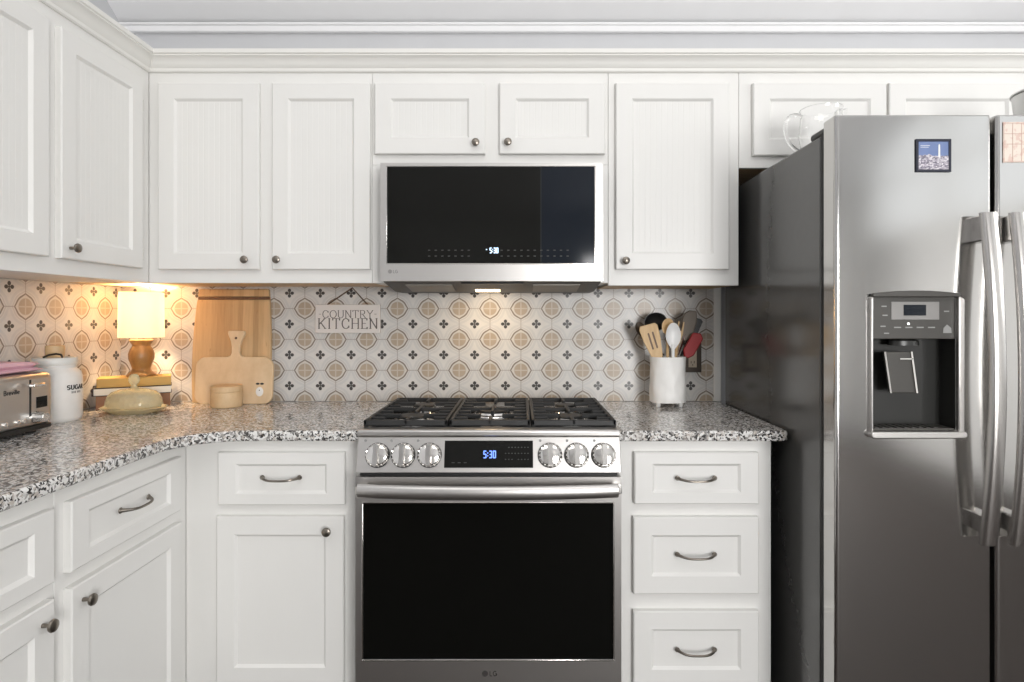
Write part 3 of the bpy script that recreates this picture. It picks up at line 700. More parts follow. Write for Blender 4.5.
# opening for the dispenser
q0, q1 = X(872.2, 1.536), X(956.5, 1.536); c0, c1 = Z(431, 1.536), Z(294.5, 1.536)
cut = MB(); cut.prism(rounded(q0, q1, c0, c1, .008), 1.45, 1.5965, 'xz'); co = cut.build('cut', 'gasket')
bo = fd.modifiers.new('opening', 'BOOLEAN'); bo.object = co; bo.operation = 'DIFFERENCE'; bo.solver = 'EXACT'
co.matrix_world = Matrix.Translation(-Vector(WM['refrigerator'].translation))
fd.parent = None
dg = bpy.context.evaluated_depsgraph_get(); me2 = bpy.data.meshes.new_from_object(fd.evaluated_get(dg)); fd.modifiers.clear(); fd.data = me2; fd.parent = fr
bpy.data.objects.remove(co)
me2.materials.clear(); me2.materials.append(M['steel_v'])
for p in me2.polygons: p.use_smooth = True
me2.set_sharp_from_angle(angle=math.radians(6))
mb = MB(); mb.prism(door_mesh(dx[2], dx[3]), DZ0, DZ1, 'xy'); rd = mb.build('refrigerator_door', 'steel_v', fr, bevel=.005, angle=6)
mb = MB(); mb.box(FX0+.01, FX1-.01, 1.62, 1.66, .03, .098); mb.build('toe_grille', 'black', fr)
mb = MB()
for a, b in ((FX0+.002, FX0+.05), (FX1-.05, FX1-.002)):
    mb = MB(); mb.box(a, b, 1.585, 1.68, 1.7446, 1.763); mb.build('hinge_cover', 'black', fr, bevel=.006)
DFY = 1.5365                   # front of the door about the dispenser
# dispenser pieces: liner, control panel, display, paddle, tray, bezel
def ring(mb, outer, inner, y0, y1):
    n = len(outer)
    p = [(x, y, z) for y in (y0, y1) for loop in (outer, inner) for x, z in loop]
    fs = []
    for i in range(n):
        j = (i+1) % n
        fs += [(i, j, n+j, n+i), (2*n+i, 3*n+i, 3*n+j, 2*n+j), (i, 2*n+i, 2*n+j, j), (n+i, n+j, 3*n+j, 3*n+i)]
    mb.add(p, fs)
ch = Z(339, 1.545)
mb = MB(); e = .0006
lin = [(q0+e, c0+e), (q1-e, c0+e), (q1-e, ch), (q0+e, ch)]
mb.add([(x, y, z) for y in (1.5395, 1.5955) for x, z in lin], [(0,1,5,4), (1,2,6,5), (3,0,4,7), (4,5,6,7)]); mb.build('dispenser_recess', 'dispenser_dark', fd, fix=False)
mb = MB(); mb.box(q0+e, q1-e, 1.5400, 1.5955, ch, c1-e); mb.build('control_panel', 'dispenser', fd, bevel=.002)
# curved hood over the panel
hood = [(q0-.004, Z(297, 1.53))] + [(q0-.004+(q1-q0+.008)*i/12, Z(293.5, 1.53)+.0075*(1-(2*i/12-1)**2)) for i in range(13)] + [(q1+.004, Z(297, 1.53))]
mb = MB(); mb.prism(hood, 1.5245, 1.5395, 'xz'); mb.build('hood', 'dispenser', fd, bevel=.002)
mb = MB(); mb.box(X(891, 1.54), X(939, 1.54), 1.5385, 1.5402, Z(319.7, 1.54), Z(301.7, 1.54)); mb.build('display_bezel', 'grey_plastic', fd, bevel=.001)
mb = MB(); mb.box(X(903.2, 1.54), X(925.5, 1.54), 1.5375, 1.5386, Z(315.5, 1.54), Z(304.8, 1.54)); mb.build('display', 'blueglass', fd)
for i in range(4):
    mb = MB(); mb.box(X(894+i*11.3, 1.54), X(901+i*11.3, 1.54), 1.5394, 1.5402, Z(328, 1.54), Z(326.8, 1.54)); mb.build('button_mark', 'print_grey', fd)
for xx, yy in ((881.5, 306), (882.5, 315), (880.5, 326), (884, 333), (944, 311)):
    mb = MB(); mb.box(X(xx, 1.54), X(xx+5, 1.54), 1.5394, 1.5402, Z(yy+.9, 1.54), Z(yy-.3, 1.54)); mb.build('button_mark', 'print_grey', fd)
mb = MB(); mb.prism([(X(943, 1.54), Z(333, 1.54)), (X(951.5, 1.54), Z(333, 1.54)), (X(951, 1.54), Z(328, 1.54)), (X(947, 1.54), Z(324.5, 1.54)), (X(943.5, 1.54), Z(328, 1.54))], 1.5394, 1.5402, 'xz')
mb.build('button_print', 'print_grey', fd)
M['led'] = emissive('indicator_light', (1, 1, 1, 1), 3)
mb = MB(); mb.lathe([(.003, 0), (.003, .0006), (.0005, .001)], (X(908.3, 1.54), 1.5396, Z(323.7, 1.54)), '-y', 12); mb.build('indicator_light', 'led', fd)
mb = MB(); mb.lathe([(.040, 0), (.038, .012), (.030, .016), (.001, .016)], (X(905, 1.56), 1.567, ch-.017), 'z', 24, sy=.6); mb.build('ice_chute', 'dispenser_dark', fd)
pd = [(X(882.5, 1.56), Z(351.5, 1.56)), (X(909, 1.56), Z(351.5, 1.56)), (X(914.5, 1.56), Z(392.5, 1.56)), (X(888.5, 1.56), Z(392.5, 1.56))]
mb = MB(); mb.prism(pd, 1.553, 1.562, 'xz'); mb.box(X(890, 1.56), X(905, 1.56), 1.5625, 1.594, Z(362, 1.56), Z(352, 1.56)); pdo = mb.build('paddle', 'dispenser', fd, bevel=.002)
mb = MB(); w_ = .0022
for a, b in ((pd[0], pd[3]), (pd[1], pd[2])):
    mb.prism([(a[0]-w_, a[1]), (a[0]+w_, a[1]), (b[0]+w_, b[1]), (b[0]-w_, b[1])], 1.549, 1.5535, 'xz')
mb.prism([(pd[1][0]-.03, pd[1][1]-.017), (pd[1][0]+.004, pd[1][1]-.017), (pd[1][0]+.004, pd[1][1]-.020), (pd[1][0]-.03, pd[1][1]-.020)], 1.549, 1.5535, 'xz')
mb.build('paddle_edge', 'chrome', fd)
mb = MB(); mb.box(q0+.004, q1-.004, 1.541, 1.594, c0+.001, c0+.006)
for i in range(9): mb.box(q0+.012+i*.019, q0+.022+i*.019, 1.544, 1.590, c0+.006, c0+.008)
mb.build('drip_tray', 'dispenser', fd)
lo = [(q0-.008, Z(428, 1.53)), (q1+.008, Z(428, 1.53))]
mb = MB(); bz = 1.5255
mb.prism([(q0-.0075, c0-.004), (q0-.0005, c0-.004), (q0-.0005, c1-.002), (q0-.0075, c1-.012)], bz+.003, DFY+.008, 'xz')
mb.prism([(q1+.0005, c0-.004), (q1+.0165, c0-.004), (q1+.0165, c1-.012), (q1+.0005, c1-.002)], bz+.003, DFY+.008, 'xz')
mb.prism(rounded(q0-.0095, q1+.0185, c0-.0175, c0+.0005, .008), bz-.004, DFY+.008, 'xz')
mb.build('bezel', 'steel', fd, bevel=.003, seg=3)
# long bowed handles
def fhandle(xc, door):
    p = []
    z0, z1 = Z(546, 1.50), Z(212, 1.50)
    for i in range(29):
        u = i/28; s = abs(2*u-1); p.append((xc, 1.5065 - .030*(1-s*s), z0+(z1-z0)*u))
    mb = MB()
    n = len(p); pts = []
    sec = [(-.0215, .006), (-.0185, -.004), (-.012, -.0085), (.012, -.0085), (.0185, -.004), (.0215, .006), (.012, .0085), (-.012, .0085)]
    for q in p: pts += [(q[0]+a, q[1]+b, q[2]) for a, b in sec]
    k = len(sec); fs = [tuple(range(k)), tuple((n-1)*k+i for i in reversed(range(k)))]
    for i in range(n-1):
        for j in range(k): fs.append((i*k+j, i*k+(j+1)%k, (i+1)*k+(j+1)%k, (i+1)*k+j))
    mb.add(pts, fs); h = mb.build('handle', 'steel_handle', door, angle=40)
    for nm, za, zb2 in (('handle_mount', z1-.072, z1-.006), ('handle_mount', z0+.03, z0+.075)):
        mb = MB(); mb.box(xc-.019, xc+.019, 1.503, 1.5515, za, zb2); mb.build(nm, 'steel_handle', door, bevel=.003)
fhandle((1.161+1.205)/2, fd); fhandle(1.2290+.029, rd)

# on the doors
def on_door(px): return X(px, 1.535)
mgx0, mgx1, mgz0, mgz1 = X(915.8, 1.5375), X(951, 1.5375), Z(172, 1.5375), Z(139, 1.5375)
mg = thing('photo_magnet', 'square photo magnet of a white tower over a town on refrigerator door', 'magnet', ((mgx0+mgx1)/2, 1.5345, mgz0))
my = 1.5395
mb = MB(); frame_boxes(mb, mgx0, mgx1, mgz0, mgz1, my-.004, [(mgx0+.0065, mgx1-.0065, mgz0+.0065, mgz1-.0065)], .004); mb.build('frame', 'frame_navy', mg, bevel=.0008)
hzn = mgz0+.041
mb = MB(); mb.box(mgx0+.006, mgx1-.006, my-.002, my, hzn, mgz1-.006); pic = mb.build('sky', 'photosky', mg)
roof = [(mgx0+.006, mgz0+.006)] + [(mgx0+.006+(mgx1-mgx0-.012)*i/14, hzn + [0, .003, .001, .004, .002, .006, .002, .0, .001, .0, .0, .001, 0, .002, .0][i]) for i in range(15)] + [(mgx1-.006, mgz0+.006)]
mb = MB(); mb.prism(roof, my-.0026, my, 'xz'); mb.build('town', 'town', mg)
tx = mgx0+.060
mb = MB(); mb.prism([(tx-.0025, hzn-.002), (tx+.0025, hzn-.002), (tx+.0020, hzn+.028), (tx, hzn+.031), (tx-.0020, hzn+.028)], my-.0030, my-.0021, 'xz')
mb.build('tower', 'white_plastic', mg); mb = MB()
for a, b, c in ((.012, .036, .0275), (.012, .033, .0235)): mb.box(mgx0+a, mgx0+b, my-.0024, my-.0019, hzn+c-.0012, hzn+c)
mb.build('caption', 'white_plastic', mg)
sx0, sx1, sz0, sz1 = X(1003, 1.539), X(1052, 1.539), Z(162.5, 1.539), Z(122, 1.539)
sh = thing('chart_sheet', 'peach printed paper sheet with thin red grid lines on refrigerator door', 'paper', ((sx0+sx1)/2, 1.54, sz0))
def dyr(x): 
    cxm, hw = (dx[2]+dx[3])/2, (dx[3]-dx[2])/2
    return 1.5405 - .0008*(1-((x-cxm)/hw)**2)
mb = MB(); n = 8
mb.prism([(sx0+(sx1-sx0)*i/n, dyr(sx0+(sx1-sx0)*i/n)-.0008) for i in range(n+1)] + [(sx0+(sx1-sx0)*i/n, dyr(sx0+(sx1-sx0)*i/n)-.0018) for i in reversed(range(n+1))], sz0, sz1, 'xy'); mb.build('sheet', 'paper', sh)
mb = MB()
for i in (0, 1, 2, 3, 4, 5):
    xx = sx0+.002+i*.0225; mb.box(xx-.0005, xx+.0005, dyr(xx)-.0022, dyr(xx)-.0016, sz0+.003, sz1-.003)
for k in (0, .45, .72, 1):
    zz = sz0+.003+(sz1-sz0-.006)*k
    for i in range(10):
        xa, xb = sx0+.002+(sx1-sx0-.004)*i/10, sx0+.002+(sx1-sx0-.004)*(i+1)/10; y_ = dyr((xa+xb)/2); mb.box(xa, xb, y_-.0024, y_-.0014, zz-.0005, zz+.0005)
mb.build('grid_lines', 'paper_red', sh)
# on top of the refrigerator: glass jug and metal bucket
jx, jy = .958, 1.90; T0 = 1.7452
jg = thing('glass_jug', 'clear glass jug with loop handle on top of the refrigerator', 'jug', (jx, jy, T0))
mb = MB(); mb.lathe([(.001, 0), (.046, 0), (.052, .006), (.061, .05), (.066, .09), (.062, .13), (.060, .155), (.063, .168), (.0605, .168), (.0575, .155), (.0595, .13), (.0635, .09), (.0585, .05), (.049, .012), (.001, .010)], (jx, jy, T0), n=40); mb.build('body', 'glass', jg)
hp = [(jx-.058, jy, T0+.140), (jx-.075, jy, T0+.152), (jx-.098, jy, T0+.150), (jx-.112, jy, T0+.132), (jx-.116, jy, T0+.105), (jx-.108, jy, T0+.072), (jx-.092, jy, T0+.047), (jx-.070, jy, T0+.033), (jx-.056, jy, T0+.035)]
mb = MB(); mb.tube(hp, .0065, 12); mb.build('handle', 'glass', jg, sub=1)
mb = MB(); sp_ = [(.050, -.018), (.060, -.013), (.085, 0), (.060, .013), (.050, .018)]
mb.add([(jx+a*1.0, jy+b, T0+.150+(.022 if i == 2 else .016)) for i, (a, b) in enumerate(sp_)] + [(jx+a*.97, jy+b*.8, T0+.140) for a, b in sp_], [(0,1,2,3,4), (9,8,7,6,5)] + [(i, (i+1)%5, 5+(i+1)%5, 5+i) for i in range(5)]); mb.build('spout', 'glass', jg)
bx_, by_ = 1.568, 1.78
bk = thing('metal_bucket', 'small galvanised metal bucket on top of the refrigerator beyond the glass jug', 'bucket', (bx_, by_, T0))
mb = MB(); mb.lathe([(.001, 0), (.062, 0), (.064, .004), (.073, .10), (.081, .178), (.0795, .178), (.0715, .10), (.061, .006), (.001, .005)], (bx_, by_, T0), n=40); mb.build('body', 'galvanised', bk)
mb = MB(); mb.tube([(bx_+.081*math.cos(a), by_+.081*math.sin(a), T0+.178) for a in [2*PI*i/40 for i in range(40)]], .0042, 8, closed=True); mb.build('rim', 'galvanised', bk)

# ------------------------------------------------------------------ things on the counter
K = CT + .0003
# toaster: faces +x
tf, tb, ty0, ty1 = -1.415, -1.600, 1.42, 1.812
to = thing('toaster', 'brushed steel long toaster with lever, black screen and round dial', 'toaster', ((tf+tb)/2, (ty0+ty1)/2, K))
mb = MB(); mb.box(tb, tf, ty0, ty1, .934, 1.090); mb.build('housing', 'steel', to, bevel=.018, seg=4)
mb = MB(); mb.box(tb+.006, tf-.004, ty0+.006, ty1-.004, .922, .936)
for a in (tb+.03, tf-.03):
    for b in (ty0+.05, ty1-.05): mb.lathe([(.013, K), (.014, .9225)], (a, b, 0), n=14)
mb.build('base', 'black', to, bevel=.002)
mb = MB()
for a in (tb+.055, tf-.07): mb.box(a-.013, a+.013, ty0+.035, ty1-.035, 1.0885, 1.0908)
mb.build('bread_slot', 'black', to)
XF = lambda px, X_: -X_*F/(520-px)         # depth at which the plane x = X_ is seen in column px
for yc in (XF(30.2, tf), 1.545):
    mb = MB(); mb.box(tf-.001, tf+.0008, yc-.0032, yc+.0032, .966, 1.072); mb.build('lever_slot', 'black', to)
    mb = MB(); mb.box(tf+.0008, tf+.012, yc-.006, yc+.006, 1.052, 1.062); mb.box(tf+.012, tf+.030, yc-.022, yc+.022, 1.0515, 1.0625); mb.build('lever', 'chrome', to, bevel=.004, seg=3)
mb = MB(); mb.box(tf-.001, tf+.001, XF(36.2, tf), XF(47, tf), Z(407.5, 1.76), Z(396.5, 1.76)); mb.build('screen', 'blackglass', to)
yk = 1.742
mb = MB(); mb.lathe([(.0175, 0), (.0175, .004), (.0150, .008), (.0145, .030), (.0125, .033), (.001, .033)], (tf, yk, .962), 'x', 28); mb.build('dial', 'chrome', to)
for yy in (1.600, 1.640, 1.680, 1.700):
    mb = MB(); mb.lathe([(.0065, 0), (.0065, .004), (.005, .0055), (.001, .0056)], (tf, yy, .957), 'x', 18); mb.build('button', 'chrome', to)
mb = MB(); letters(mb, 'Breville', lambda u, v, d: (tf+.0002+d, XF(3.5, tf)+u, 1.037+v), .0125, .0018, gap=.10, fit=XF(19.5, tf)-XF(3.5, tf)); mb.build('lettering', 'print_dark', to)
# folded pink cloth on the toaster
tw = thing('dish_cloth', 'folded pink cotton cloth lying on top of the toaster', 'cloth', (-1.505, 1.62, 1.0912))
def cloth_layer(z, th, x0, x1, y0, y1, ph):
    mb = MB()
    def fn(u, v):
        a = 2*PI*u; sx = max(-1, min(1, 1.25*math.cos(a))); 
        return (0, 0, 0)
    nx, ny = 14, 22; top = []; bot = []
    for j in range(ny):
        for i in range(nx):
            u, v = i/(nx-1), j/(ny-1); edge = min(u, 1-u, v, 1-v)*10; k = min(1, edge)
            h = th*.5*math.sqrt(max(0, 1-(1-k)**2))
            zz = z + th*.5 + .0025*math.sin(6*v+ph)*math.cos(3*u)*k
            p = (x0+(x1-x0)*u, y0+(y1-y0)*v)
            top.append((p[0], p[1], zz+h)); bot.append((p[0], p[1], max(z, zz-h) if 0 < k else zz))
    fs = [(j*nx+i, j*nx+i+1, (j+1)*nx+i+1, (j+1)*nx+i) for j in range(ny-1) for i in range(nx-1)]
    mb.add(top, fs); mb.add(bot, [tuple(reversed(f)) for f in fs]); return mb
cloth_layer(1.0918, .012, -1.575, -1.428, 1.455, 1.792, 0).build('lower_fold', 'pink', tw, fix=False)
cloth_layer(1.1035, .019, -1.570, -1.434, 1.460, 1.786, 1.3).build('upper_fold', 'pink', tw, fix=False)

# sugar canister
sx, sy = -1.533, 1.968
cn = thing('sugar_canister', 'round white ceramic sugar canister with wooden lid knob', 'canister', (sx, sy, K))
mb = MB(); mb.lathe([(.001, K), (.068, K), (.073, K+.005), (.075, K+.015), (.0755, K+.125), (.0745, K+.145), (.070, K+.160), (.061, K+.169), (.057, K+.174), (.059, K+.179), (.059, K+.183), (.001, K+.183)], (sx, sy, 0), n=48); mb.build('jar', 'ceramic', cn)
mb = MB(); mb.lathe([(.001, K+.1835), (.060, K+.1835), (.062, K+.187), (.062, K+.203), (.059, K+.208), (.001, K+.209)], (sx, sy, 0), n=48); ld = mb.build('lid', 'ceramic_grey', cn)
mb = MB(); mb.lathe([(.001, K+.209), (.0245, K+.209), (.026, K+.213), (.027, K+.240), (.026, K+.247), (.001, K+.249)], (sx, sy, 0), n=28); mb.build('lid_knob', 'cup_wood', ld)
mb = MB(); mb.tube([(sx-.004, sy-.044, K+.211), (sx+.012, sy-.042, K+.218), (sx+.034, sy-.038, K+.222), (sx+.046, sy-.034, K+.219), (sx+.049, sy-.031, K+.209)], .0032, 8); mb.build('clasp', 'bronze', ld)
def cyl(cx_, cy_, r0, a0):
    return lambda u, v, d: (cx_+(r0+d)*math.cos(a0+u/r0), cy_+(r0+d)*math.sin(a0+u/r0), v)
mb = MB()
def on_can(z0, off): 
    f = cyl(sx, sy, .0757, math.radians(-28)+off/.0757)
    return lambda u, v, d: f(u, v+z0, d)
letters(mb, 'SUGAR', on_can(K+.105, 0), .0135, .0038, .0022, gap=.16, serif=.10, fit=.064)
for u0 in (.014, .020, .025, .033, .039, .045):
    f = on_can(K+.092, 0); mb.add([f(u0+a, b, c) for c in (0, .0005) for a, b in ((0, 0), (.0022, 0), (.0022, .007), (0, .007))], [(0,1,2,3), (7,6,5,4), (0,4,5,1), (1,5,6,2), (2,6,7,3), (3,7,4,0)])
mb.build('lettering', 'print_dark', cn)

# books, turned to the corner
BA = math.radians(30); BO = Vector((-1.552, 2.172, 0))
BM = Matrix.Translation(BO) @ Matrix.Rotation(BA, 4, 'Z')
def book(label, z, h, L, D, dxl, dyl, cover, style):
    o = BM @ Vector((dxl+L/2, dyl+D/2, 0))
    t = thing('book', label, 'book', (o.x, o.y, z), BA, 'stacked books under the table lamp')
    m = BM @ Matrix.Translation((dxl, dyl, 0))
    c = .0025
    if style == 'spine_front':
        mb = MB(m); mb.prism([(0, z), (D, z), (D, z+c), (.006, z+c), (.006, z+h-c), (D, z+h-c), (D, z+h), (0, z+h)], 0, L, 'yz'); mb.build('cover', cover, t, bevel=.0015)
        mb = MB(m); mb.box(.003, L-.003, .0062, D-.004, z+c, z+h-c); mb.build('pages', 'pages', t)
    else:
        mb = MB(m); mb.prism([(0, z), (L, z), (L, z+c), (.006, z+c), (.006, z+h-c), (L, z+h-c), (L, z+h), (0, z+h)], 0, D, 'xz'); mb.build('cover', cover, t, bevel=.001)
        mb = MB(m); mb.box(.0062, L-.002, .002, D-.003, z+c, z+h-c); mb.build('pages', 'pages', t)
book('thick brown leather book, lowest under the table lamp', K, .050, .235, .118, .006, .006, 'brown_cover', 'spine_front')
book('book showing its white page edges, in the middle under the table lamp', K+.0505, .029, .252, .122, -.006, 0, 'dark_cover', 'spine_side')
book('tan cloth-covered book directly under the table lamp', K+.080, .034, .236, .110, .008, .008, 'tan_cover', 'spine_front')
# table lamp on the books
lx, ly, lz = -1.457, 2.298, K+.1145
lp = thing('table_lamp', 'lit table lamp with white drum shade and turned wooden base', 'lamp', (lx, ly, lz))
mb = MB(); mb.lathe([(.001, 0), (.048, 0), (.049, .006), (.043, .012), (.034, .020), (.031, .030), (.036, .045), (.043, .066), (.044, .085), (.038, .103), (.031, .114), (.031, .120), (.038, .130), (.040, .137), (.037, .141), (.001, .142)], (lx, ly, lz), n=36); mb.build('base', 'lamp_wood', lp)
mb = MB(); mb.lathe([(.012, .142), (.012, .160), (.008, .162), (.008, .178), (.001, .178)], (lx, ly, lz), n=16); mb.tube([(lx-.0755, ly, lz+.3), (lx, ly, lz+.3), (lx+.0755, ly, lz+.3)], .0015, 6); mb.tube([(lx, ly, lz+.178), (lx+.03, ly, lz+.2), (lx+.03, ly, lz+.28), (lx, ly, lz+.30)], .0015, 6); mb.build('socket', 'nickel', lp)
sz0_, sz1_ = Z(337.5, ly), Z(292.5, ly)
mb = MB(); n = 48; mb.lathe([(.0775, sz0_), (.0755, sz1_), (.0748, sz1_), (.0768, sz0_)], (lx, ly, 0), n=n, loop=True); mb.build('lamp_shade', 'shade', lp)

# yellow glass dish with domed lid
gx_, gy_ = -1.380, 2.135
bd = thing('butter_dish', 'pale yellow pressed-glass dish with domed lid and knob', 'dish', (gx_, gy_, K))
mb = MB(); n = 48
def scal(prof, name, ry, amp, parent, rx=1.0):
    mb = MB(); m = len(prof); pts = []
    for r, h in prof:
        for k in range(n):
            a = 2*PI*k/n; rr = r*(1+amp*math.cos(12*a)*(1 if r > .04 else 0)); pts.append((gx_+rr*math.cos(a)*rx, gy_+rr*math.sin(a)*ry, K+h))
    fs = [(i*n+k, i*n+(k+1)%n, (i+1)*n+(k+1)%n, (i+1)*n+k) for i in range(m-1) for k in range(n)] + [tuple(reversed(range(n))), tuple((m-1)*n+k for k in range(n))]
    mb.add(pts, fs); return mb.build(name, 'yellowglass', parent)
scal([(.001, 0), (.080, 0), (.086, .004), (.106, .014), (.112, .020), (.109, .0215), (.100, .016), (.080, .0075), (.001, .007)], 'plate', .72, .02, bd)
lid = scal([(.094, .0215), (.096, .026), (.093, .045), (.086, .062), (.074, .074), (.050, .082), (.018, .086), (.010, .092), (.009, .098), (.017, .107), (.020, .118), (.016, .130), (.008, .137), (.001, .138),
      ], 'lid', .72, .012, bd)

# cutting boards leaning on the back wall
bt = [(193.2+i*0, 0) for i in range(0)]
def lean(y0, y1, z0, z1):
    """place (x, height along the board, out) on a board that leans from (y0, z0) to (y1, z1)"""
    d = Vector((0, y1-y0, z1-z0)); d.normalize(); nrm = Vector((0, -d.z, d.y))
    return Matrix(((1, 0, 0, 0), (0, -nrm.y, d.y, y0), (0, -nrm.z, d.z, z0), (0, 0, 0, 1)))
bm_ = lean(2.370, 2.395, K, 1.366)
cb = thing('cutting_board', 'large bamboo cutting board with curved sides leaning on the tile', 'cutting board', (-1.15, 2.38, K))
H = 1.366-K; xl = lambda px: X(px, 2.385)
def side(v):   # half outline of the barrel-shaped board: bulging at mid-height
    return .006 + .012*(1-((v-.42)/.58)**2)
L_, R_ = [], []
for i in range(19):
    v = i/18; L_.append((xl(197.5) - .020*(1-((v-.36)/.64)**2), H*v)); R_.append((xl(267.5) + .014*(1-((v-.36)/.64)**2), H*v))
ol = L_[::-1] + R_
ol = ol
mb = MB(bm_)
zg0, zg1 = H*.905, H*.935
def cut_outline(lo, hi): 
    l = [p for p in L_ if lo < p[1] < hi]; r = [p for p in R_ if lo < p[1] < hi]
    def at(side_, h):
        for a, b in zip(side_, side_[1:]):
            if a[1] <= h <= b[1]+1e-9:
                k = (h-a[1])/(b[1]-a[1]); return (a[0]+(b[0]-a[0])*k, h)
    return [at(L_, lo)] + l + [at(L_, hi), at(R_, hi)] + r[::-1] + [at(R_, lo)]
# local axes: x, y = thickness (front at 0, back at +.018), z = along the board
mb.prism(cut_outline(0, zg0), 0, .018, 'xz'); mb.prism(cut_outline(zg1, H-.0002), 0, .018, 'xz'); mb.prism(cut_outline(zg0, zg1), .006, .018, 'xz')
board = mb.build('board', 'bamboo', cb, bevel=.003)
mb = MB(bm_); o_ = cut_outline(zg0+.001, zg1-.001); mb.prism(o_, .0052, .0064, 'xz'); mb.build('handle_slot', 'dark_wood', cb)
# paddle board in front of it
pb = thing('cutting_board', 'small pale wooden paddle board with a holed handle, leaning in front', 'cutting board', (-1.12, 2.34, K))
pm = lean(2.335, 2.3605, K, 1.20)
xp = lambda px: X(px, 2.343); hz_ = lambda py_: (Z(py_, 2.345)-K)*1.001
b0, b1, hb = xp(194.8), xp(272.6), hz_(357)
hx = X(236.0, 2.358)
o_ = arc(b1-.035, .035, .035, -90, 0, 8) + arc(b1-.040, hb-.040, .040, 0, 90, 8)
o_ += [(hx+.030, hb+.001), (hx+.020, hb+.006), (hx+.0155, hb+.016), (hx+.0165, hb+.040), (hx+.022, hb+.065), (hx+.0335, hz_(334)), (hx+.0335, hz_(331.5)), (hx+.030, hz_(330.5))]
o_ += [(hx-.030, hz_(330.5)), (hx-.0335, hz_(331.5)), (hx-.0335, hz_(334)), (hx-.022, hb+.065), (hx-.0165, hb+.040), (hx-.0155, hb+.016), (hx-.020, hb+.006), (hx-.030, hb+.001)]
o_ += arc(b0+.040, hb-.040, .040, 90, 180, 8) + arc(b0+.035, .035, .035, 180, 270, 8)
mb = MB(pm); mb.prism(o_, 0, .014, 'xz'); mb.build('board', 'maple', pb, bevel=.0025, angle=30)
mb = MB(pm); mb.lathe([(.0052, 0), (.0052, .0006), (.001, .0007)], (hx, 0, hz_(338)), '-y', 16); mb.build('hanging_hole', 'dark_wood', pb)
mb = MB(pm); mb.lathe([(.0145, 0), (.0145, .0012), (.012, .002), (.001, .0022)], (xp(260), 0, hz_(391.5)), '-y', 24, sy=1.25); em = mb.build('emblem', 'ceramic', pb)
mb = MB(pm)
for s_ in (-1, 1): mb.lathe([(.0075, 0), (.0075, .001), (.001, .0012)], (xp(260)+s_*.0085, 0, hz_(383.6)), '-y', 14, sy=.55)
mb.lathe([(.0022, .0022), (.0022, .003), (.0005, .003)], (xp(260), 0, hz_(390)), '-y', 10); mb.build('emblem_leaves', 'print_dark', pb)
# turned wooden cup
ux, uy = X(226.3, 2.27), 2.272
cu = thing('wooden_cellar', 'short round wooden lidded pot in front of the paddle board', 'pot', (ux, uy, K))
mb = MB(); mb.lathe([(.001, 0), (.053, 0), (.0555, .003), (.0565, .030), (.0565, .056), (.0555, .058), (.001, .058)], (ux, uy, K), n=40); mb.build('pot', 'cup_wood', cu)
mb = MB(); mb.lathe([(.001, .0585), (.0555, .0585), (.0570, .060), (.0570, .076), (.0545, .080), (.001, .081)], (ux, uy, K), n=40); mb.build('lid', 'cup_wood', cu)

# hanging sign
gy0 = WB-.0085; sgx0, sgx1, sgz0, sgz1 = X(315.6, 2.40), X(380.3, 2.40), Z(333, 2.40), Z(304.6, 2.40)
sg = thing('hanging_sign', 'white wooden sign lettered COUNTRY KITCHEN hanging on the tile', 'sign', ((sgx0+sgx1)/2, 2.405, sgz0))
mb = MB(); mb.box(sgx0, sgx1, 2.397, gy0-.0005, sgz0, sgz1); mb.build('board', 'sign_white', sg, bevel=.0015)
mb = MB(); sw = sgx1-sgx0
letters(mb, '-COUNTRY-', lambda u, v, d: (sgx0+.013+u, 2.3968-d, Z(317.9, 2.40)+v), .0300, .0030, .0017, gap=.12, serif=.08, fit=sw-.026)
letters(mb, 'KITCHEN', lambda u, v, d: (sgx0+.010+u, 2.3968-d, Z(328.6, 2.40)+v), .0405, .0046, .0020, gap=.14, serif=.10, fit=sw-.020)
mb.build('lettering', 'sign_ink', sg)
mb = MB(); nz_ = Z(287.8, 2.40)
mb.tube([(sgx0+.045, 2.403, sgz1-.002), (X(352, 2.40), 2.405, nz_), (sgx1-.050, 2.403, sgz1-.002)], .0028, 8); mb.build('twine', 'twine', sg)

# outlet behind the crock
ox, oz0 = X(691.6, WB), Z(372, WB)
ot = thing('wall_outlet', 'bronze outlet plate with almond sockets behind the utensil crock', 'outlet', (ox, WB-.0085, oz0))
mb = MB(); mb.box(ox-.036, ox+.036, WB-.014, WB-.0082, oz0, oz0+.118); mb.build('plate', 'bronze', ot, bevel=.002)
mb = MB(); mb.box(ox-.0165, ox+.0165, WB-.0155, WB-.0135, oz0+.020, oz0+.098); mb.build('socket', 'almond', ot, bevel=.001)
mb = MB()
for zc in (oz0+.040, oz0+.078):
    for a in (-.0062, .0062): mb.box(ox+a-.0012, ox+a+.0012, WB-.0158, WB-.0152, zc-.004, zc+.006)
    mb.lathe([(.0025, 0), (.0025, .0004), (.0005, .0005)], (ox, WB-.0154, zc-.010), '-y', 10)
mb.build('socket_holes', 'black', ot)

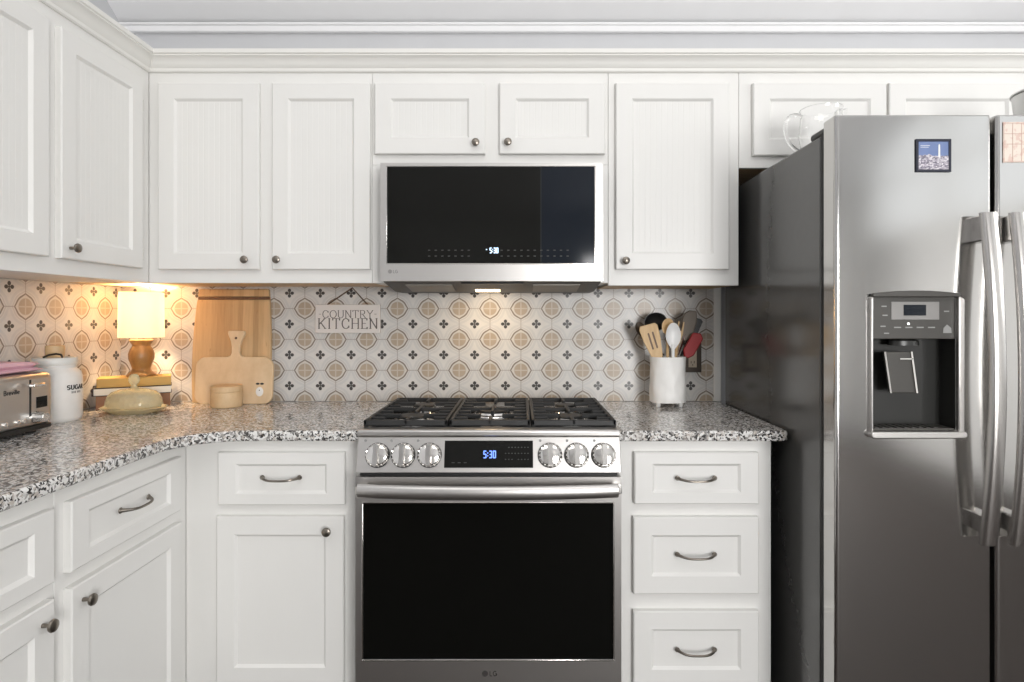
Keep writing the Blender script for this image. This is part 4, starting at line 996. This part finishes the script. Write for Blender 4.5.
# utensil crock -----------------------------------------------------------------
kx_, ky_ = X(668, 2.285), 2.295; KB = K+.016
ck = thing('utensil_crock', 'white dimpled ceramic crock on small feet holding cooking utensils', 'crock', (kx_, ky_, K))
mb = MB(); nu = 56
hC = Z(357.3, 2.25)-KB
def crk(r0, dim):
    def fn(u, v):
        a = 2*PI*u; e = 3.0; c_, s_ = math.cos(a), math.sin(a)
        rr = 1/((abs(c_)**e+abs(s_)**e)**(1/e)); k = r0*(1-.02*math.sin(PI*v))
        q = noise.noise(Vector((c_*2.6, s_*2.6, v*4.2)))*dim
        return (kx_+(k*rr+q)*c_, ky_+(k*rr+q)*s_*.82, KB+hC*v)
    return fn
nv = 16
outer = [crk(.0655, .0042)(i/nu, j/(nv-1)) for j in range(nv) for i in range(nu)]
inner = [crk(.0600, .0)(i/nu, j/(nv-1)) for j in range(nv) for i in range(nu)]
inner = [(p[0], p[1], max(p[2], KB+.008)) for p in inner]
fs = [(j*nu+i, j*nu+(i+1)%nu, (j+1)*nu+(i+1)%nu, (j+1)*nu+i) for j in range(nv-1) for i in range(nu)]
no = len(outer)
allf = fs + [tuple(no+q for q in reversed(f)) for f in fs] + [((nv-1)*nu+i, (nv-1)*nu+(i+1)%nu, no+(nv-1)*nu+(i+1)%nu, no+(nv-1)*nu+i) for i in range(nu)]
allf += [tuple(reversed(range(nu))), tuple(no+i for i in range(nu))]
mb.add(outer+inner, allf); mb.build('pot', 'ceramic', ck, angle=60)
for a, b in ((-.042, -.030), (.042, -.030), (-.042, .030), (.042, .030)):
    mb = MB(); mb.lathe([(.001, 0), (.006, 0), (.0085, .004), (.009, .010), (.0075, .0165), (.001, .0165)], (kx_+a, ky_+b, K), n=14); mb.build('foot', 'ceramic', ck)
# utensils: each stands in the crock, from its floor to the head
def stick(p0, p1, wvec=None):
    d = (Vector(p1)-Vector(p0)).normalized()
    s_ = Vector((1, 0, 0)); s_ = (s_ - d*s_.dot(d)).normalized(); n_ = s_.cross(d)     # s_ across the picture, n_ to the viewer or away
    if n_.y > 0: n_ = -n_
    return Matrix(((s_.x, -n_.x, d.x, p0[0]), (s_.y, -n_.y, d.y, p0[1]), (s_.z, -n_.z, d.z, p0[2]), (0, 0, 0, 1))), (Vector(p1)-Vector(p0)).length
def blade(m, outl, th, curve=0):
    mb = MB(m); mb.prism(outl, -th/2, th/2, 'xz'); return mb
def kp(px_, py_, Y): return (X(px_, Y), Y, Z(py_, Y))
fl = KB+.0095
def ut(name, label, foot, tip, cat='utensil'):
    m, L = stick(foot, tip); t = thing(name, label, cat, foot, 0, 'utensils in the crock'); return t, m, L
# wooden slotted spatula
t, m, L = ut('wooden_spatula', 'pale wooden slotted turner leaning out of the white crock', (kx_+.008, ky_-.022, fl), kp(647.5, 325.0, 2.275))
mb = MB(m); mb.prism([(-.008, 0), (.008, 0), (.010, L*.45), (.022, L*.60), (.033, L*.80), (.036, L*.97), (.028, L), (-.030, L*1.01), (-.036, L*.96), (-.033, L*.80), (-.022, L*.60), (-.010, L*.45)], -.003, .003, 'xz'); mb.build('blade', 'spoon_wood', t, bevel=.0015)
mb = MB(m)
for a in (-.011, .006): mb.prism(rounded(a, a+.007, L*.68, L*.90, .003, 3), -.0035, .0035, 'xz')
mb.build('slots', 'dark_wood', t)
# black ladle head
t, m, L = ut('black_ladle', 'black nylon ladle with rounded head behind the wooden turner', (kx_+.012, ky_+.022, fl), kp(653.5, 311.5, 2.345))
mb = MB(m); mb.tube([(0, 0, 0), (0, 0, L*.78)], [.0055, .0065], 10); mb.build('handle', 'black', t)
mb = MB(m); mb.lathe([(.001, -.024), (.024, -.020), (.040, -.006), (.0455, .006), (.043, .006), (.037, -.003), (.022, -.016), (.001, -.020)], (0, 0, L*.88), '-y', 28, sy=.8); mb.build('bowl', 'black', t)
# white spoon
t, m, L = ut('white_spoon', 'white plastic spoon with pointed oval bowl in the crock', (kx_+.010, ky_-.042, fl), kp(673.2, 322.6, 2.255))
mb = MB(m); hL = Z(322.6, 2.255)-Z(347, 2.255)
mb.tube([(0, 0, 0), (0, 0, L-hL*.9)], [.006, .0065], 10); mb.build('handle', 'white_plastic', t)
ovl = [(.0285*math.sin(a)*(1 if math.cos(a) > 0 else (1+.55*math.cos(a)*abs(math.cos(a)))), L-.052+.052*math.cos(a)) for a in [2*PI*i/28 for i in range(28)]]
mb = MB(m); rings = []
for k, dpt in ((1.0, -.004), (.98, .0), (.75, .007), (.4, .011), (.06, .012)): rings.append([(x_*k, dpt, (z_-(L-.052))*k+(L-.052)) for x_, z_ in ovl])
for k, dpt in ((.06, .0095), (.4, .0085), (.75, .0045), (.95, -.003)): rings.append([(x_*k, dpt, (z_-(L-.052))*k+(L-.052)) for x_, z_ in ovl])
nn_ = 28; pts = [p for r in rings for p in r]; fs = [(i*nn_+k, i*nn_+(k+1)%nn_, (i+1)*nn_+(k+1)%nn_, (i+1)*nn_+k) for i in range(len(rings)-1) for k in range(nn_)] + [((len(rings)-1)*nn_+k, (len(rings)-1)*nn_+(k+1)%nn_, (k+1)%nn_, k) for k in range(nn_)]
fs = [f for i_, f in enumerate(fs) if not 4*nn_ <= i_ < 5*nn_] + [tuple(4*nn_+k for k in range(nn_)), tuple(5*nn_+k for k in reversed(range(nn_)))]
mb.add(pts, fs); mb.build('bowl', 'white_plastic', t, angle=60)
# dark wooden spoon between
t, m, L = ut('wooden_spoon', 'brown wooden spoon standing just behind the white spoon', (kx_-.002, ky_-.004, fl), kp(668, 318.5, 2.272))
mb = MB(m); mb.tube([(0, 0, 0), (0, 0, L*.70), (0, 0, L*.78)], [.0065, .006, .008], 10); mb.build('handle', 'spoon_wood', t)
mb = MB(m); mb.lathe([(.001, -.008), (.014, -.007), (.022, -.001), (.024, .004), (.020, .004), (.012, -.003), (.001, -.004)], (0, 0, L*.90), '-y', 24, sy=1.35); mb.build('bowl', 'spoon_wood', t)
# taupe spatula
t, m, L = ut('rubber_spatula', 'taupe rubber spatula with a broad tilted blade in the crock', (kx_-.014, ky_+.008, fl), kp(692.5, 310.0, 2.318))
mb = MB(m); mb.tube([(0, 0, 0), (0, 0, L*.72)], .0055, 10); mb.build('handle', 'chrome', t)
mb = MB(m); mb.prism([(-.010, L*.66), (.014, L*.66), (.030, L*.74), (.030, L*.90), (.016, L), (-.012, L*.985), (-.026, L*.93), (-.028, L*.76)], -.005, .005, 'xz'); mb.build('blade', 'taupe', t, bevel=.003)
# red spatula
t, m, L = ut('red_spatula', 'dark red silicone spatula leaning towards the refrigerator', (kx_-.020, ky_-.020, fl), kp(699.0, 332.5, 2.285))
mb = MB(m); mb.tube([(0, 0, 0), (0, 0, L*.70)], .0055, 10); mb.build('handle', 'dark_wood', t)
mb = MB(m); mb.prism([(-.008, L*.63), (.009, L*.63), (.023, L*.70), (.025, L*.95), (.008, L), (-.021, L*.96), (-.023, L*.70)], -.006, .006, 'xz'); mb.build('blade', 'red', t, bevel=.004)
# black turner at the far side
t, m, L = ut('black_turner', 'black slotted turner behind the red spatula, near the outlet', (kx_-.006, ky_+.030, fl), kp(697.0, 317.5, 2.348))
mb = MB(m); mb.tube([(0, 0, 0), (0, 0, L*.70)], .0055, 10); mb.build('handle', 'black', t)
mb = MB(m); mb.prism([(-.008, L*.70), (.008, L*.70), (.026, L*.78), (.027, L*.98), (.018, L), (-.024, L*.99), (-.026, L*.78)], -.002, .002, 'xz'); mb.build('blade', 'black', t, bevel=.001)
# small dark-handled steel spoon at the window side
t, m, L = ut('steel_spoon', 'steel spoon at the crock side nearest the range', (kx_+.028, ky_+.004, fl), kp(637.0, 321.5, 2.298))
mb = MB(m); mb.tube([(0, 0, 0), (0, 0, L*.80)], .004, 10); mb.build('handle', 'chrome', t)
mb = MB(m); mb.lathe([(.001, -.006), (.011, -.005), (.018, .000), (.019, .003), (.010, -.002), (.001, -.003)], (0, 0, L*.90), '-y', 22, sy=1.6); mb.build('bowl', 'nickel', t)
t, m, L = ut('wooden_fork', 'wooden fork handle peeking between white spoon and taupe spatula', (kx_+.004, ky_+.010, fl), kp(681.5, 321.5, 2.30))
mb = MB(m); mb.tube([(0, 0, 0), (0, 0, L*.75)], .006, 10); mb.prism([(-.009, L*.72), (.009, L*.72), (.013, L*.85), (.012, L), (.007, L), (.006, L*.88), (-.006, L*.88), (-.007, L), (-.012, L), (-.013, L*.85)], -.003, .003, 'xz'); mb.build('fork', 'spoon_wood', t, bevel=.001)

# ------------------------------------------------------------------ light
def area(name, loc, target, sx, sy, power, col=(1, 1, 1)):
    d = bpy.data.lights.new(name, 'AREA'); d.shape = 'RECTANGLE'; d.size = sx; d.size_y = sy; d.energy = power; d.color = col
    o = bpy.data.objects.new(name, d); C.objects.link(o); o.location = loc
    o.rotation_euler = (Vector(target)-Vector(loc)).to_track_quat('-Z', 'Y').to_euler(); return o
area('added_key_light', (.0, -.8, 3.75), (-.1, 1.9, .9), 3.4, 1.3, 28, (1, .99, .97))  # key light added under the vault, with no fixture there
area('added_rear_fill', (1.6, WF+.08, 1.15), (.5, 1.8, .4), 1.6, 1.7, 215, (1, .99, .98))  # low frontal fill added at the wall behind the camera
area('added_side_fill', (WR-.08, .7, 1.95), (-1.3, 1.35, 1.9), 1.3, .8, 22, (1, .99, .98))  # fill added from the side to brighten the side-run fronts
def point(name, loc, power, col, r=.02):
    d = bpy.data.lights.new(name, 'POINT'); d.energy = power; d.color = col; d.shadow_soft_size = r
    o = bpy.data.objects.new(name, d); C.objects.link(o); o.location = loc; return o
point('table_lamp_bulb', (lx, ly, lz+.282), 11.5, (1, .69, .39), .025)
area('microwave_lamp', (-.12, 2.222, mz0-.031), (-.10, 2.30, .9), .09, .04, .8, (1, .74, .46))
w = bpy.data.worlds.new('World'); bpy.context.scene.world = w; w.use_nodes = True
w.node_tree.nodes['Background'].inputs[0].default_value = (.8, .85, .95, 1); w.node_tree.nodes['Background'].inputs[1].default_value = .3

# ------------------------------------------------------------------ camera
cd = bpy.data.cameras.new('camera'); cam = bpy.data.objects.new('camera', cd); C.objects.link(cam)
cd.sensor_width = 36; cd.sensor_fit = 'HORIZONTAL'; cd.lens = F/1024*36
cam.location = (0, 0, EYE); cam.rotation_euler = (PI/2, 0, 0)
cd.shift_x = -8/1024; cd.shift_y = -24.5/1024
cd.clip_start = .02
sc = bpy.context.scene; sc.camera = cam
vs = sc.view_settings; vs.view_transform = 'Standard'; vs.look = 'None'; vs.gamma = 1; vs.exposure = -.10; vs.use_curve_mapping = False
sc.cycles.max_bounces = 10; sc.cycles.diffuse_bounces = 5; sc.cycles.glossy_bounces = 5; sc.cycles.transmission_bounces = 10; sc.cycles.sample_clamp_indirect = 6
